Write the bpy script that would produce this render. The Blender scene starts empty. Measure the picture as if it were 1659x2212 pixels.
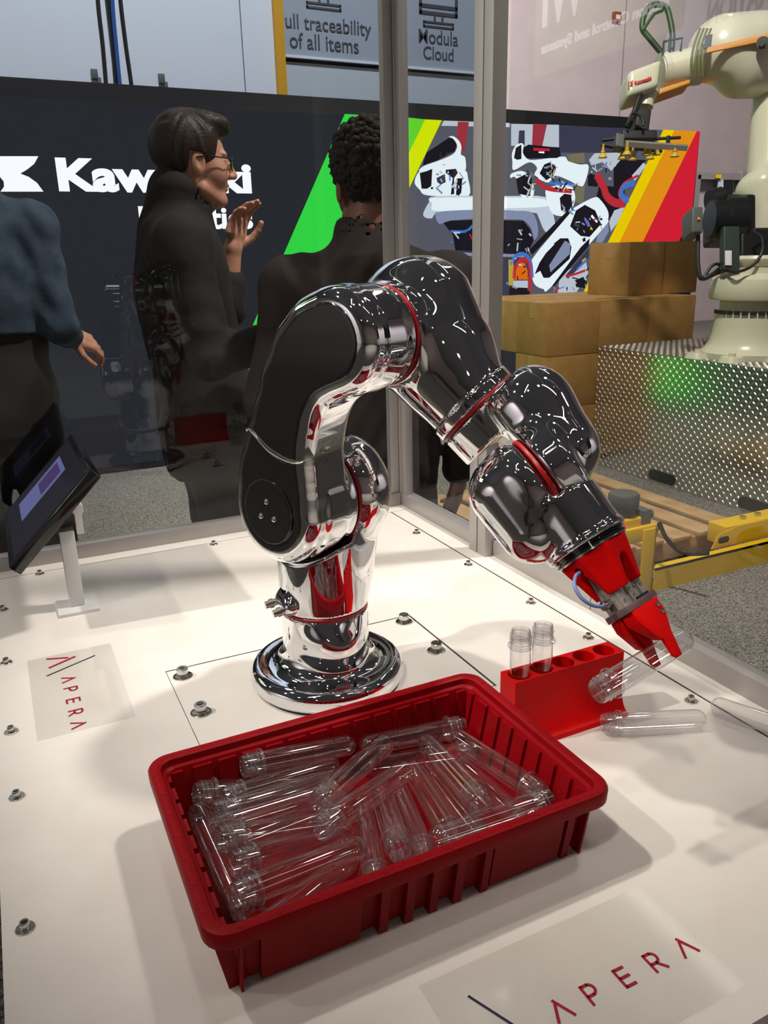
import bpy, bmesh, math, random
import numpy as np
from mathutils import Matrix, Vector

random.seed(4)
S = bpy.context.scene
COL = S.collection

# ------------------------------------------------------------------ camera, world, lamps, exposure
# world axes: X along the back rail of the robot cell, Y away from the photographer, table top at z = 0, hall floor at z = FLOOR
FLOOR = -0.84
cam = bpy.data.cameras.new('camera')
cam.sensor_fit = 'HORIZONTAL'
cam.sensor_width = 36.0
cam.lens = 36.0 * 1721.9 / 1659.0
cam.clip_start = 0.02
cam_ob = bpy.data.objects.new('camera', cam)
COL.objects.link(cam_ob)
cam_ob.matrix_world = Matrix(((0.8989, 0.1533, -0.4105, 0.0), (-0.4376, 0.2654, -0.8591, 0.0), (-0.0227, 0.9519, 0.3057, 0.60), (0, 0, 0, 1)))
cam.dof.use_dof = False
S.camera = cam_ob

world = bpy.data.worlds.new('hall_air')
S.world = world
world.use_nodes = True
world.node_tree.nodes['Background'].inputs['Color'].default_value = (0.75, 0.8, 1.0, 1)
world.node_tree.nodes['Background'].inputs['Strength'].default_value = 0.03

S.view_settings.view_transform = 'Standard'
S.view_settings.look = 'None'
S.view_settings.gamma = 1.0
S.view_settings.use_curve_mapping = False
S.view_settings.exposure = 0.0
S.cycles.use_denoising = True
S.cycles.max_bounces = 14
S.cycles.transparent_max_bounces = 80
S.cycles.glossy_bounces = 8
S.cycles.diffuse_bounces = 4
S.cycles.caustics_reflective = False
S.cycles.caustics_refractive = False
S.cycles.sample_clamp_indirect = 6.0

def lamp(name, loc, target, power, color, radius, angle=math.radians(40), blend=0.6):
    l = bpy.data.lights.new(name, 'SPOT')
    l.energy = power; l.color = color; l.shadow_soft_size = radius
    l.spot_size = angle; l.spot_blend = blend
    o = bpy.data.objects.new(name, l)
    COL.objects.link(o)
    o.location = loc
    o.rotation_euler = (Vector(target) - Vector(loc)).to_track_quat('-Z', 'Y').to_euler()
    return o
# hall spotlights over the booth, high on the left: one in front of the cell, one behind it
lamp('spot_front', (-1.75, -0.75, 4.6), (1.10, 1.30, 0.0), 290, (1.0, 0.93, 0.82), 0.10, math.radians(25), 1.0)
lamp('spot_rear', (-1.6, 2.3, 4.6), (1.10, 0.72, 0.0), 540, (1.0, 0.93, 0.83), 0.10, math.radians(27), 1.0)
lamp('spot_left', (-3.3, 1.78, 4.1), (0.88, 1.25, 0.0), 720, (1.0, 0.93, 0.83), 0.08, math.radians(22), 1.0)
# added fill lamps, no fixtures seen: booth, tower, far wall, chrome surroundings and visitors
lamp('fill_booth', (1.2, 1.6, 5.2), (3.4, 4.2, -0.3), 1150, (1.0, 0.93, 0.82), 0.18, math.radians(62))  # added to brighten the cartons and treadplate
lamp('fill_tower', (1.6, 3.2, 6.6), (2.2, 7.2, 2.4), 1250, (0.84, 0.92, 1.0), 0.25, math.radians(80))  # added to lift the dark tower
lamp('fill_wall', (6.5, 5.5, 6.6), (10.0, 12.5, 2.0), 2750, (1.0, 0.94, 0.93), 0.4, math.radians(100))  # added to lift the dark far wall
lamp('fill_aisle', (0.5, -6.0, 6.6), (0.5, -7.0, -0.84), 3200, (1.0, 0.95, 0.90), 0.3, math.radians(84))  # added so the chrome mirrors a lit aisle behind the camera
lamp('fill_left', (-8.5, 1.0, 6.6), (-13.0, 1.0, 1.0), 3000, (0.92, 0.96, 1.0), 0.3, math.radians(90))  # added to light the left wall mirrored in the chrome
lamp('fill_right', (9.5, -5.0, 6.6), (14.0, -6.0, 1.0), 3000, (0.95, 0.97, 1.0), 0.3, math.radians(90))  # added to light the right wall mirrored in the chrome
lamp('fill_visitors', (3.0, 0.7, 5.4), (0.6, 2.3, 0.7), 1150, (1.0, 0.92, 0.82), 0.2, math.radians(40))  # added to brighten the visitors from the right

# ------------------------------------------------------------------ helpers
def tag(o, label=None, cat=None, group=None, kind=None):
    if label: o['label'] = label
    if cat: o['category'] = cat
    if group: o['group'] = group
    if kind: o['kind'] = kind
    return o

def world_of(o):
    m = o.matrix_basis.copy()
    while o.parent:
        o = o.parent
        m = o.matrix_basis @ m
    return m

def thing(name, label, cat, loc=(0, 0, 0), rz=0.0, group=None):
    o = bpy.data.objects.new(name, None)
    o.empty_display_size = 0.05
    COL.objects.link(o)
    o.location = loc
    o.rotation_euler = (0, 0, rz)
    return tag(o, label, cat, group)

def link(name, me, mat, parent=None, local=False):
    """links mesh data; geometry is in world coordinates unless local, then in the frame of parent"""
    if mat is not None and not me.materials:
        me.materials.append(mat)
    o = bpy.data.objects.new(name, me)
    COL.objects.link(o)
    if parent is not None:
        if not local:
            me.transform(world_of(parent).inverted())
        o.parent = parent
    return o

def copy_tree(o, parent=None):
    c = o.copy()
    COL.objects.link(c)
    if parent is not None: c.parent = parent
    for ch in list(o.children): copy_tree(ch, c)
    return c

class MB:
    """collects simple solids into one mesh"""
    def __init__(s): s.v = []; s.f = []; s.sm = []
    def add(s, vs, fs, smooth=False):
        n = len(s.v); s.v += [tuple(p) for p in vs]; s.f += [tuple(i + n for i in q) for q in fs]; s.sm += [smooth] * len(fs)
        return s
    def box(s, c, d, m=None):
        x, y, z = d[0] / 2, d[1] / 2, d[2] / 2
        vs = [Vector((a * x, b * y, e * z)) for e in (-1, 1) for b in (-1, 1) for a in (-1, 1)]
        if m is not None: vs = [m @ p for p in vs]
        vs = [p + Vector(c) for p in vs]
        return s.add(vs, [(0, 2, 3, 1), (4, 5, 7, 6), (0, 1, 5, 4), (2, 6, 7, 3), (0, 4, 6, 2), (1, 3, 7, 5)])
    def span(s, a, b):
        return s.box([(a[i] + b[i]) / 2 for i in range(3)], [abs(b[i] - a[i]) for i in range(3)])
    def prism(s, pts, ax_u, ax_v, ax_w, o, w0, w1):
        """polygon pts (u,v) swept from w0 to w1 along ax_w"""
        U, V, Wd, o = Vector(ax_u), Vector(ax_v), Vector(ax_w), Vector(o)
        n = len(pts)
        vs = [o + U * p[0] + V * p[1] + Wd * w0 for p in pts] + [o + U * p[0] + V * p[1] + Wd * w1 for p in pts]
        fs = [tuple(range(n))[::-1], tuple(range(n, 2 * n))] + [(i, (i + 1) % n, n + (i + 1) % n, n + i) for i in range(n)]
        return s.add(vs, fs)
    def lathe(s, prof, c=(0, 0, 0), axis=(0, 0, 1), n=32, smooth=True, closed=False):
        q = Vector((0, 0, 1)).rotation_difference(Vector(axis).normalized()).to_matrix()
        c = Vector(c); vs = []; fs = []
        for (rr, zz) in prof:
            for k in range(n):
                a = 2 * math.pi * k / n
                vs.append(c + q @ Vector((rr * math.cos(a), rr * math.sin(a), zz)))
        m = len(prof)
        for i in range(m - 1 + (1 if closed else 0)):
            j = (i + 1) % m
            for k in range(n):
                k2 = (k + 1) % n
                fs.append((i * n + k, i * n + k2, j * n + k2, j * n + k))
        if not closed:
            if prof[0][0] > 1e-6: fs.append(tuple(range(n))[::-1])
            if prof[-1][0] > 1e-6: fs.append(tuple(range((m - 1) * n, m * n)))
        return s.add(vs, fs, smooth)
    def cyl(s, a, b, r0, r1=None, n=16, smooth=True):
        a, b = Vector(a), Vector(b); d = b - a
        return s.lathe([(r0, 0), (r0 if r1 is None else r1, d.length)], a, d, n, smooth)
    def tube(s, pts, rad, n=10):
        pts = [Vector(p) for p in pts]; vs = []; fs = []
        up = Vector((0.3, 0.2, 0.9)).normalized()
        for i, p in enumerate(pts):
            t = (pts[min(i + 1, len(pts) - 1)] - pts[max(i - 1, 0)]).normalized()
            u1 = (up - t * up.dot(t))
            if u1.length < 1e-4: u1 = t.orthogonal()
            u1.normalize(); w = t.cross(u1); up = u1
            rr = rad[i] if isinstance(rad, (list, tuple)) else rad
            for k in range(n):
                a = 2 * math.pi * k / n
                vs.append(p + (u1 * math.cos(a) + w * math.sin(a)) * rr)
        for i in range(len(pts) - 1):
            for k in range(n):
                k2 = (k + 1) % n
                fs.append((i * n + k, i * n + k2, (i + 1) * n + k2, (i + 1) * n + k))
        fs.append(tuple(range(n))[::-1]); fs.append(tuple(range((len(pts) - 1) * n, len(pts) * n)))
        return s.add(vs, fs, True)
    def mesh(s, name, bevel=0.0, seg=2, weld=False):
        me = bpy.data.meshes.new(name)
        me.from_pydata(s.v, [], s.f)
        me.polygons.foreach_set('use_smooth', s.sm)
        bm = bmesh.new(); bm.from_mesh(me)
        if weld: bmesh.ops.remove_doubles(bm, verts=bm.verts, dist=1e-6)
        bmesh.ops.recalc_face_normals(bm, faces=bm.faces)
        if bevel > 0:
            es = [e for e in bm.edges if len(e.link_faces) == 2 and e.calc_face_angle(0) > 0.6]
            bmesh.ops.bevel(bm, geom=es, offset=bevel, segments=seg, affect='EDGES', profile=0.6, clamp_overlap=True)
        bm.to_mesh(me); bm.free()
        if bevel > 0 or any(s.sm):
            me.polygons.foreach_set('use_smooth', [True] * len(me.polygons))
            me.set_sharp_from_angle(angle=math.radians(38))
        me.update()
        return me
    def obj(s, name, mat, parent=None, bevel=0.0, seg=2, local=False, weld=False):
        return link(name, s.mesh(name, bevel, seg, weld), mat, parent, local)

def smooth_path(pts, n=8):
    pts = [Vector(p) for p in pts]; out = []
    P_ = [pts[0]] + pts + [pts[-1]]
    for i in range(1, len(P_) - 2):
        a, b, c, d = P_[i - 1:i + 3]
        for k in range(n):
            t = k / n
            out.append(0.5 * ((2 * b) + (c - a) * t + (2 * a - 5 * b + 4 * c - d) * t * t + (3 * b - a - 3 * c + d) * t ** 3))
    out.append(pts[-1])
    return out

def text_mesh(name, txt, size, depth=0.001, bold=0.0, spacing=1.0, align='LEFT'):
    cu = bpy.data.curves.new(name, 'FONT')
    cu.body = txt; cu.size = size; cu.extrude = depth / 2; cu.offset = bold; cu.space_character = spacing; cu.align_x = align
    o = bpy.data.objects.new(name, cu); COL.objects.link(o)
    dg = bpy.context.evaluated_depsgraph_get(); dg.update()
    me = bpy.data.meshes.new_from_object(o.evaluated_get(dg))
    bpy.data.objects.remove(o); bpy.data.curves.remove(cu)
    me.name = name
    return me

# ------------------------------------------------------------------ signed distance modelling (bodies with blended surfaces)
def V3(a): return np.array(a, float)
def smin(a, b, k):
    h = np.clip(0.5 + 0.5 * (b - a) / k, 0, 1)
    return b + (a - b) * h - k * h * (1 - h)
def smax(a, b, k): return -smin(-a, -b, k)
def s_cap(p, a, b, ra, rb=None):
    a, b = V3(a), V3(b); rb = ra if rb is None else rb
    ba = b - a; h = np.clip(((p - a) @ ba) / max(ba @ ba, 1e-12), 0, 1)
    return np.linalg.norm(p - a - h[:, None] * ba, axis=1) - (ra + (rb - ra) * h)
def s_ell(p, c, r, R=None):
    q = p - V3(c)
    if R is not None: q = q @ R
    r = V3(r); k0 = np.linalg.norm(q / r, axis=1); k1 = np.linalg.norm(q / (r * r), axis=1)
    return k0 * (k0 - 1.0) / np.maximum(k1, 1e-9)
def s_box(p, c, h, rad, R=None):
    q = p - V3(c)
    if R is not None: q = q @ R
    q = np.abs(q) - (V3(h) - rad)
    return np.linalg.norm(np.maximum(q, 0), axis=1) + np.minimum(q.max(1), 0) - rad
def s_cyl(p, a, b, r, rad=0.0):
    a, b = V3(a), V3(b); L_ = np.linalg.norm(b - a); ax = (b - a) / L_
    q = p - (a + b) / 2; t = q @ ax
    dr = np.linalg.norm(q - t[:, None] * ax, axis=1) - r + rad; dt = np.abs(t) - L_ / 2 + rad
    return np.minimum(np.maximum(dr, dt), 0) + np.hypot(np.maximum(dr, 0), np.maximum(dt, 0)) - rad
def extr(d2, t, half, rad):
    a = d2 + rad; b = np.abs(t) - half + rad
    return np.minimum(np.maximum(a, b), 0) + np.hypot(np.maximum(a, 0), np.maximum(b, 0)) - rad

def sdf_mesh(name, fn, lo, hi, h):
    """surface nets over a signed distance function, vertices pulled onto the surface, normals from its gradient"""
    lo, hi = V3(lo), V3(hi)
    n = np.ceil((hi - lo) / h).astype(int) + 1
    B_ = 4
    nb = (n + B_ - 1) // B_
    bc = [lo[i] + (np.arange(nb[i]) * B_ + (B_ - 1) / 2) * h for i in range(3)]
    G = np.stack(np.meshgrid(*bc, indexing='ij'), -1).reshape(-1, 3)
    dc = fn(G).reshape(nb)
    D_ = np.repeat(np.repeat(np.repeat(dc, B_, 0), B_, 1), B_, 2)[:n[0], :n[1], :n[2]].copy()
    near = np.abs(D_) < h * B_ * 1.9
    idx = np.argwhere(near)
    out = np.empty(len(idx))
    for i in range(0, len(idx), 400000):
        out[i:i + 400000] = fn(lo + idx[i:i + 400000] * h)
    D_[near] = out
    ins = D_ < 0
    cs = np.zeros(n - 1, int)
    for a in (0, 1):
        for b in (0, 1):
            for c in (0, 1):
                cs += ins[a:n[0] - 1 + a, b:n[1] - 1 + b, c:n[2] - 1 + c]
    act = np.argwhere((cs > 0) & (cs < 8))
    vid = -np.ones(n - 1, int); vid[tuple(act.T)] = np.arange(len(act))
    acc = np.zeros((len(act), 3)); cnt = np.zeros(len(act))
    for ax in range(3):
        e = np.eye(3, dtype=int)[ax]; o1, o2 = [np.eye(3, dtype=int)[k] for k in range(3) if k != ax]
        for s1 in (0, 1):
            for s2 in (0, 1):
                p0 = act + o1 * s1 + o2 * s2; p1 = p0 + e
                d0 = D_[tuple(p0.T)]; d1 = D_[tuple(p1.T)]
                m = (d0 < 0) != (d1 < 0)
                t = np.where(m, d0 / np.where(m, d0 - d1, 1), 0)
                acc[m] += (p0 + e * t[:, None])[m]; cnt[m] += 1
    V_ = lo + acc / cnt[:, None] * h
    quads = []
    for ax in range(3):
        e = np.eye(3, dtype=int)[ax]; o1, o2 = [np.eye(3, dtype=int)[(ax + k) % 3] for k in (1, 2)]
        sl0 = [slice(1, n[i] - 1) for i in range(3)]; sl0[ax] = slice(0, n[ax] - 1)
        sl1 = list(sl0); sl1[ax] = slice(1, n[ax])
        i0 = ins[tuple(sl0)]; i1 = ins[tuple(sl1)]
        c_ = np.argwhere(i0 != i1); off = np.array([1, 1, 1]); off[ax] = 0
        c_ = c_ + off
        flip = ins[tuple(c_.T)]
        q = np.stack([vid[tuple((c_ - o1 - o2).T)], vid[tuple((c_ - o2).T)], vid[tuple(c_.T)], vid[tuple((c_ - o1).T)]], 1)
        q[~flip] = q[~flip][:, ::-1]
        quads.append(q)
    Q = np.concatenate(quads); Q = Q[(Q >= 0).all(1)]
    ep = h * 0.25
    def grad(p):
        g = np.stack([fn(p + np.eye(3)[k] * ep) - fn(p - np.eye(3)[k] * ep) for k in range(3)], 1) / (2 * ep)
        return g
    for _ in range(2):
        g = grad(V_); d = fn(V_)
        st = -g * (d / np.maximum((g * g).sum(1), 0.2))[:, None]
        l = np.linalg.norm(st, axis=1, keepdims=True)
        V_ = V_ + st * np.minimum(1, 0.6 * h / np.maximum(l, 1e-9))
    g = grad(V_); g /= np.maximum(np.linalg.norm(g, axis=1, keepdims=True), 1e-9)
    me = bpy.data.meshes.new(name)
    me.vertices.add(len(V_)); me.vertices.foreach_set('co', V_.ravel())
    me.loops.add(Q.size); me.loops.foreach_set('vertex_index', Q.ravel().astype(np.int32))
    me.polygons.add(len(Q)); me.polygons.foreach_set('loop_start', np.arange(0, Q.size, 4, dtype=np.int32))
    me.polygons.foreach_set('use_smooth', np.ones(len(Q), bool))
    me.update(calc_edges=True); me.validate()
    me.normals_split_custom_set_from_vertices(g.tolist())
    return me

# ------------------------------------------------------------------ materials
def mat(name, color=(0.8, 0.8, 0.8), rough=0.5, metal=0.0, spec=0.5, emit=None, estr=1.0, noise=None, bump=None, coat=0.0):
    m = bpy.data.materials.new(name); m.use_nodes = True
    nt = m.node_tree; b = nt.nodes['Principled BSDF']
    c = tuple(color) + (1,)
    b.inputs['Base Color'].default_value = c; b.inputs['Roughness'].default_value = rough
    b.inputs['Metallic'].default_value = metal; b.inputs['Specular IOR Level'].default_value = spec
    if coat: b.inputs['Coat Weight'].default_value = coat; b.inputs['Coat Roughness'].default_value = 0.05
    if emit: b.inputs['Emission Color'].default_value = tuple(emit) + (1,); b.inputs['Emission Strength'].default_value = estr
    tc = None
    if noise or bump:
        tc = nt.nodes.new('ShaderNodeTexCoord')
    if noise:                       # (scale, second colour, low, high)
        n = nt.nodes.new('ShaderNodeTexNoise'); n.inputs['Scale'].default_value = noise[0]; n.inputs['Detail'].default_value = 6
        r_ = nt.nodes.new('ShaderNodeValToRGB'); r_.color_ramp.elements[0].position = noise[2]; r_.color_ramp.elements[1].position = noise[3]
        r_.color_ramp.elements[0].color = c; r_.color_ramp.elements[1].color = tuple(noise[1]) + (1,)
        nt.links.new(tc.outputs['Object'], n.inputs['Vector']); nt.links.new(n.outputs['Fac'], r_.inputs['Fac']); nt.links.new(r_.outputs['Color'], b.inputs['Base Color'])
    if bump:                        # (scale, strength, distance)
        n = nt.nodes.new('ShaderNodeTexNoise'); n.inputs['Scale'].default_value = bump[0]; n.inputs['Detail'].default_value = 4
        bn = nt.nodes.new('ShaderNodeBump'); bn.inputs['Strength'].default_value = bump[1]; bn.inputs['Distance'].default_value = bump[2]
        nt.links.new(tc.outputs['Object'], n.inputs['Vector']); nt.links.new(n.outputs['Fac'], bn.inputs['Height']); nt.links.new(bn.outputs['Normal'], b.inputs['Normal'])
    return m

def srgb(r_, g_, b_):
    f_ = lambda c: (c / 255 / 12.92) if c / 255 <= 0.04045 else ((c / 255 + 0.055) / 1.055) ** 2.4
    return (f_(r_), f_(g_), f_(b_))

def glow(name, rgb, k=1.0):
    m = bpy.data.materials.new(name); m.use_nodes = True
    nt = m.node_tree; nt.nodes.clear()
    e = nt.nodes.new('ShaderNodeEmission'); o = nt.nodes.new('ShaderNodeOutputMaterial')
    e.inputs['Color'].default_value = srgb(*rgb) + (1,); e.inputs['Strength'].default_value = k
    nt.links.new(e.outputs[0], o.inputs[0])
    return m

def clear(name, tint, ior, gl_rough=0.0, gain=1.0, edge=None, haze=0.0):
    """thin clear plastic or glass: straight-through transmission plus Fresnel reflection"""
    m = bpy.data.materials.new(name); m.use_nodes = True
    nt = m.node_tree; nt.nodes.clear()
    t = nt.nodes.new('ShaderNodeBsdfTransparent'); g = nt.nodes.new('ShaderNodeBsdfGlossy'); mx = nt.nodes.new('ShaderNodeMixShader')
    o = nt.nodes.new('ShaderNodeOutputMaterial')
    f0 = ((ior - 1) / (ior + 1)) ** 2      # Schlick reflectance, the same from both sides of a thin wall
    fr = nt.nodes.new('ShaderNodeMath'); fr.operation = 'MULTIPLY_ADD'; fr.inputs[1].default_value = 1 - f0; fr.inputs[2].default_value = f0
    pw = nt.nodes.new('ShaderNodeMath'); pw.operation = 'POWER'; pw.inputs[1].default_value = 5.0
    fc = nt.nodes.new('ShaderNodeLayerWeight'); fc.inputs['Blend'].default_value = 0.5
    nt.links.new(fc.outputs['Facing'], pw.inputs[0]); nt.links.new(pw.outputs[0], fr.inputs[0])
    mu = nt.nodes.new('ShaderNodeMath'); mu.operation = 'MULTIPLY'; mu.inputs[1].default_value = gain; mu.use_clamp = True
    t.inputs['Color'].default_value = tuple(tint) + (1,); g.inputs['Roughness'].default_value = gl_rough
    g.inputs['Color'].default_value = (1, 1, 1, 1)
    if edge:
        lw = nt.nodes.new('ShaderNodeLayerWeight'); lw.inputs['Blend'].default_value = 0.3
        mc = nt.nodes.new('ShaderNodeMixRGB'); mc.inputs['Color1'].default_value = tuple(tint) + (1,); mc.inputs['Color2'].default_value = tuple(edge) + (1,)
        lw.inputs['Blend'].default_value = 0.5; ep_ = nt.nodes.new('ShaderNodeMath'); ep_.operation = 'POWER'; ep_.inputs[1].default_value = 3.0
        nt.links.new(lw.outputs['Facing'], ep_.inputs[0]); nt.links.new(ep_.outputs[0], mc.inputs['Fac']); nt.links.new(mc.outputs['Color'], t.inputs['Color'])
    nt.links.new(fr.outputs[0], mu.inputs[0]); nt.links.new(mu.outputs[0], mx.inputs[0])
    nt.links.new(t.outputs[0], mx.inputs[1]); nt.links.new(g.outputs[0], mx.inputs[2]); 
    if haze:                        # a little white scatter
        df = nt.nodes.new('ShaderNodeBsdfDiffuse'); df.inputs['Color'].default_value = (0.9, 0.9, 0.92, 1); m2_ = nt.nodes.new('ShaderNodeMixShader'); m2_.inputs[0].default_value = haze
        nt.links.new(mx.outputs[0], m2_.inputs[1]); nt.links.new(df.outputs[0], m2_.inputs[2]); nt.links.new(m2_.outputs[0], o.inputs[0])
    else:
        nt.links.new(mx.outputs[0], o.inputs[0])
    return m

M_chrome = mat('polished_chrome', (0.86, 0.87, 0.89), 0.025, 1.0)
M_black = mat('gloss_black_plastic', (0.012, 0.012, 0.013), 0.10, 0.0, 0.5, coat=0.4)
M_wallseam = mat('wall_joint', srgb(150, 138, 138), 0.8)
M_seal = mat('red_seal', srgb(170, 10, 22), 0.35)
M_table = mat('white_laminate', srgb(238, 232, 226), 0.28, 0.0, 0.45, noise=(9, srgb(233, 226, 220), 0.4, 0.6))
M_gap = mat('dark_joint', (0.02, 0.018, 0.02), 0.8)
M_dark = mat('black_panel', (0.012, 0.012, 0.014), 0.5)
M_alu = mat('anodised_aluminium', srgb(178, 174, 172), 0.45, 0.55, 0.5)
M_steel = mat('zinc_steel', (0.62, 0.61, 0.56), 0.20, 1.0)
M_hole = mat('socket_black', (0.01, 0.01, 0.01), 0.6)
M_pane = clear('clear_pane', (0.86, 0.88, 0.90), 1.45, 0.0, 1.0)
M_pet = clear('clear_pet', (0.99, 0.99, 0.992), 1.575, 0.05, 2.8, edge=(0.58, 0.59, 0.62), haze=0.004)
M_petn = clear('clear_pet_neck', (0.985, 0.987, 0.99), 1.575, 0.03, 2.4, edge=(0.60, 0.61, 0.64), haze=0.03)
M_bin = mat('red_bin_plastic', srgb(140, 1, 12), 0.45, 0.0, 0.14, bump=(350, 0.06, 0.001), noise=(30, srgb(132, 2, 12), 0.4, 0.7))
M_print = mat('red_printed_plastic', srgb(226, 5, 7), 0.5, 0.0, 0.12, noise=(40, srgb(218, 6, 8), 0.4, 0.7))
M_film = clear('clear_film', (0.985, 0.985, 0.982), 1.4, 0.09, 1.0)
M_ink_red = mat('crimson_print', srgb(168, 14, 52), 0.5)
M_ink_navy = mat('navy_print', srgb(40, 44, 72), 0.4)
M_carpet = mat('speckled_carpet', srgb(70, 68, 66), 0.95, 0.0, 0.1, noise=(160, srgb(176, 170, 160), 0.36, 0.66), bump=(200, 0.6, 0.01))
M_wallpink = mat('hall_wall_paint', srgb(204, 190, 187), 0.8, noise=(2, srgb(198, 184, 182), 0.4, 0.6))
M_ceil = mat('hall_ceiling', srgb(128, 130, 138), 0.9)
M_lampg = glow('lamp_glass', (255, 246, 232), 36.0)
M_hous = mat('lamp_housing', (0.1, 0.1, 0.1), 0.5)
M_card = mat('cardboard', srgb(172, 132, 76), 0.75, 0.0, 0.15, noise=(14, srgb(162, 122, 68), 0.35, 0.65))
M_tape = mat('packing_tape', srgb(176, 136, 90), 0.3, 0.0, 0.5)
M_tread = mat('diamond_plate', (0.72, 0.69, 0.62), 0.27, 1.0)
M_wood = mat('pallet_wood', srgb(206, 172, 128), 0.7, 0.0, 0.2, noise=(7, srgb(178, 140, 98), 0.35, 0.7))
M_yellow = mat('yellow_powder_coat', srgb(240, 196, 8), 0.38)
M_cream = mat('cream_robot_paint', srgb(214, 212, 186), 0.28, 0.0, 0.5)
M_creamd = mat('olive_vent', srgb(120, 124, 84), 0.6)
M_orange = mat('orange_band', srgb(226, 160, 80), 0.4)
M_grey = mat('grey_plastic', srgb(92, 94, 92), 0.45)
M_motor = mat('black_motor', srgb(20, 23, 24), 0.35)
M_cable = mat('black_cable', (0.012, 0.012, 0.012), 0.5)
M_hosegreen = mat('dark_green_hose', srgb(38, 62, 42), 0.45)
M_hoseblue = mat('blue_air_hose', srgb(130, 150, 205), 0.35)
M_white = mat('white_paint', srgb(226, 226, 226), 0.45)
M_jaw = mat('brown_anodised_jaw', srgb(128, 104, 104), 0.35, 0.3)
M_gal = mat('gripper_aluminium', srgb(190, 184, 178), 0.35, 0.3)
M_skin = mat('skin', srgb(208, 156, 130), 0.5, 0.0, 0.4, noise=(40, srgb(198, 140, 116), 0.35, 0.7))
M_skin2 = mat('brown_skin', srgb(134, 88, 66), 0.5, 0.0, 0.4)
M_lip = mat('lip', srgb(150, 86, 78), 0.5)
M_hair = mat('dark_brown_hair', srgb(46, 36, 30), 0.5, 0.0, 0.3, bump=(130, 0.5, 0.004))
M_hair2 = mat('black_curly_hair', srgb(38, 30, 26), 0.75, 0.0, 0.2)
M_jacket = mat('black_jacket_cloth', srgb(38, 35, 34), 0.8, 0.0, 0.3, bump=(30, 0.25, 0.01))
M_suit = mat('charcoal_suit_cloth', srgb(50, 42, 40), 0.85, 0.0, 0.2, bump=(30, 0.2, 0.01))
M_sweater = mat('slate_blue_knit', srgb(70, 84, 100), 0.9, 0.0, 0.2, noise=(22, srgb(54, 70, 88), 0.4, 0.65), bump=(90, 0.3, 0.004))
M_trouser = mat('dark_trousers', srgb(22, 22, 26), 0.85)
M_shoe = mat('black_shoe', (0.012, 0.012, 0.012), 0.4)
M_eye = mat('eye_white', srgb(225, 220, 214), 0.25)
M_frame = mat('dark_spectacle_frame', srgb(36, 36, 40), 0.3, 0.6)

# ================================================================== THE HALL
def structure(name, mb, m, **k):
    o = mb.obj(name, m, **k); o['kind'] = 'structure'; return o
structure('floor', MB().span((-14, -14, FLOOR - 0.1), (16, 12.5, FLOOR)), M_carpet)
structure('ceiling', MB().span((-14, -14, 7.4), (16, 12.5, 7.5)), M_ceil)
structure('wall_back', MB().span((-14, 12.5, FLOOR), (16, 12.7, 7.5)), M_wallpink)
structure('wall_left', MB().span((-14.2, -14, FLOOR), (-14, 12.7, 7.5)), M_wallpink)
structure('wall_right', MB().span((16, -14, FLOOR), (16.2, 12.7, 7.5)), M_wallpink)
structure('wall_front', MB().span((-14.2, -14.2, FLOOR), (16.2, -14, 7.5)), M_wallpink)
for i, x in enumerate((7.35, 10.9, 14.4)):
    structure('trim_%d' % (i + 1), MB().span((x, 12.494, FLOOR), (x + 0.022, 12.5, 7.4)), M_wallseam)
def high_bay(x, y, lab):
    t = thing('high_bay_lamp', lab, 'lamp', (x, y, 6.5), 0, 'high bay lamps under the hall ceiling')
    MB().lathe([(0.05, 0.9), (0.05, 0.34), (0.12, 0.30), (0.27, 0.02), (0.27, 0.0), (0.25, 0.0), (0.25, 0.012), (0.1, 0.2), (0.0, 0.2)], n=20).obj('housing', M_hous, t, local=True)
    MB().lathe([(0.0, -0.012), (0.17, -0.012), (0.235, 0.0), (0.235, 0.008), (0.0, 0.008)], n=20).obj('lens', M_lampg, t, local=True)
    return t
for x, wx in ((-6.5, 'left'), (0.5, 'middle'), (7.5, 'right')):
    for y, wy in ((-7.5, 'row farthest behind the photographer'), (-1.5, 'row just behind the photographer'), (6.5, 'row above the storage tower')):
        high_bay(x, y, 'round high bay ceiling lamp, %s one of the %s' % (wx, wy))
def light_bar(x, y, z, ln, rz, lab):
    t = thing('light_bar', lab, 'lamp', (x, y, z), rz)
    MB().box((0, 0, 0.02), (ln, 0.09, 0.04)).obj('housing', M_hous, t, local=True)
    MB().box((0, 0, -0.004), (ln - 0.04, 0.07, 0.008)).obj('diffuser', M_barg, t, local=True)
M_barg = glow('light_bar_glass', (255, 244, 228), 9.0)
light_bar(-0.9, 0.2, 3.1, 1.5, math.radians(25), 'slim light bar over the left side of the robot cell')
light_bar(1.7, -0.6, 3.3, 1.5, math.radians(-20), 'slim light bar over the aisle right of the robot cell')
light_bar(0.6, 3.2, 3.4, 1.8, 0.0, 'slim light bar over the standing visitors')
light_bar(3.4, 2.8, 3.6, 1.8, math.radians(90), 'slim light bar over the wooden pallet')

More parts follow.
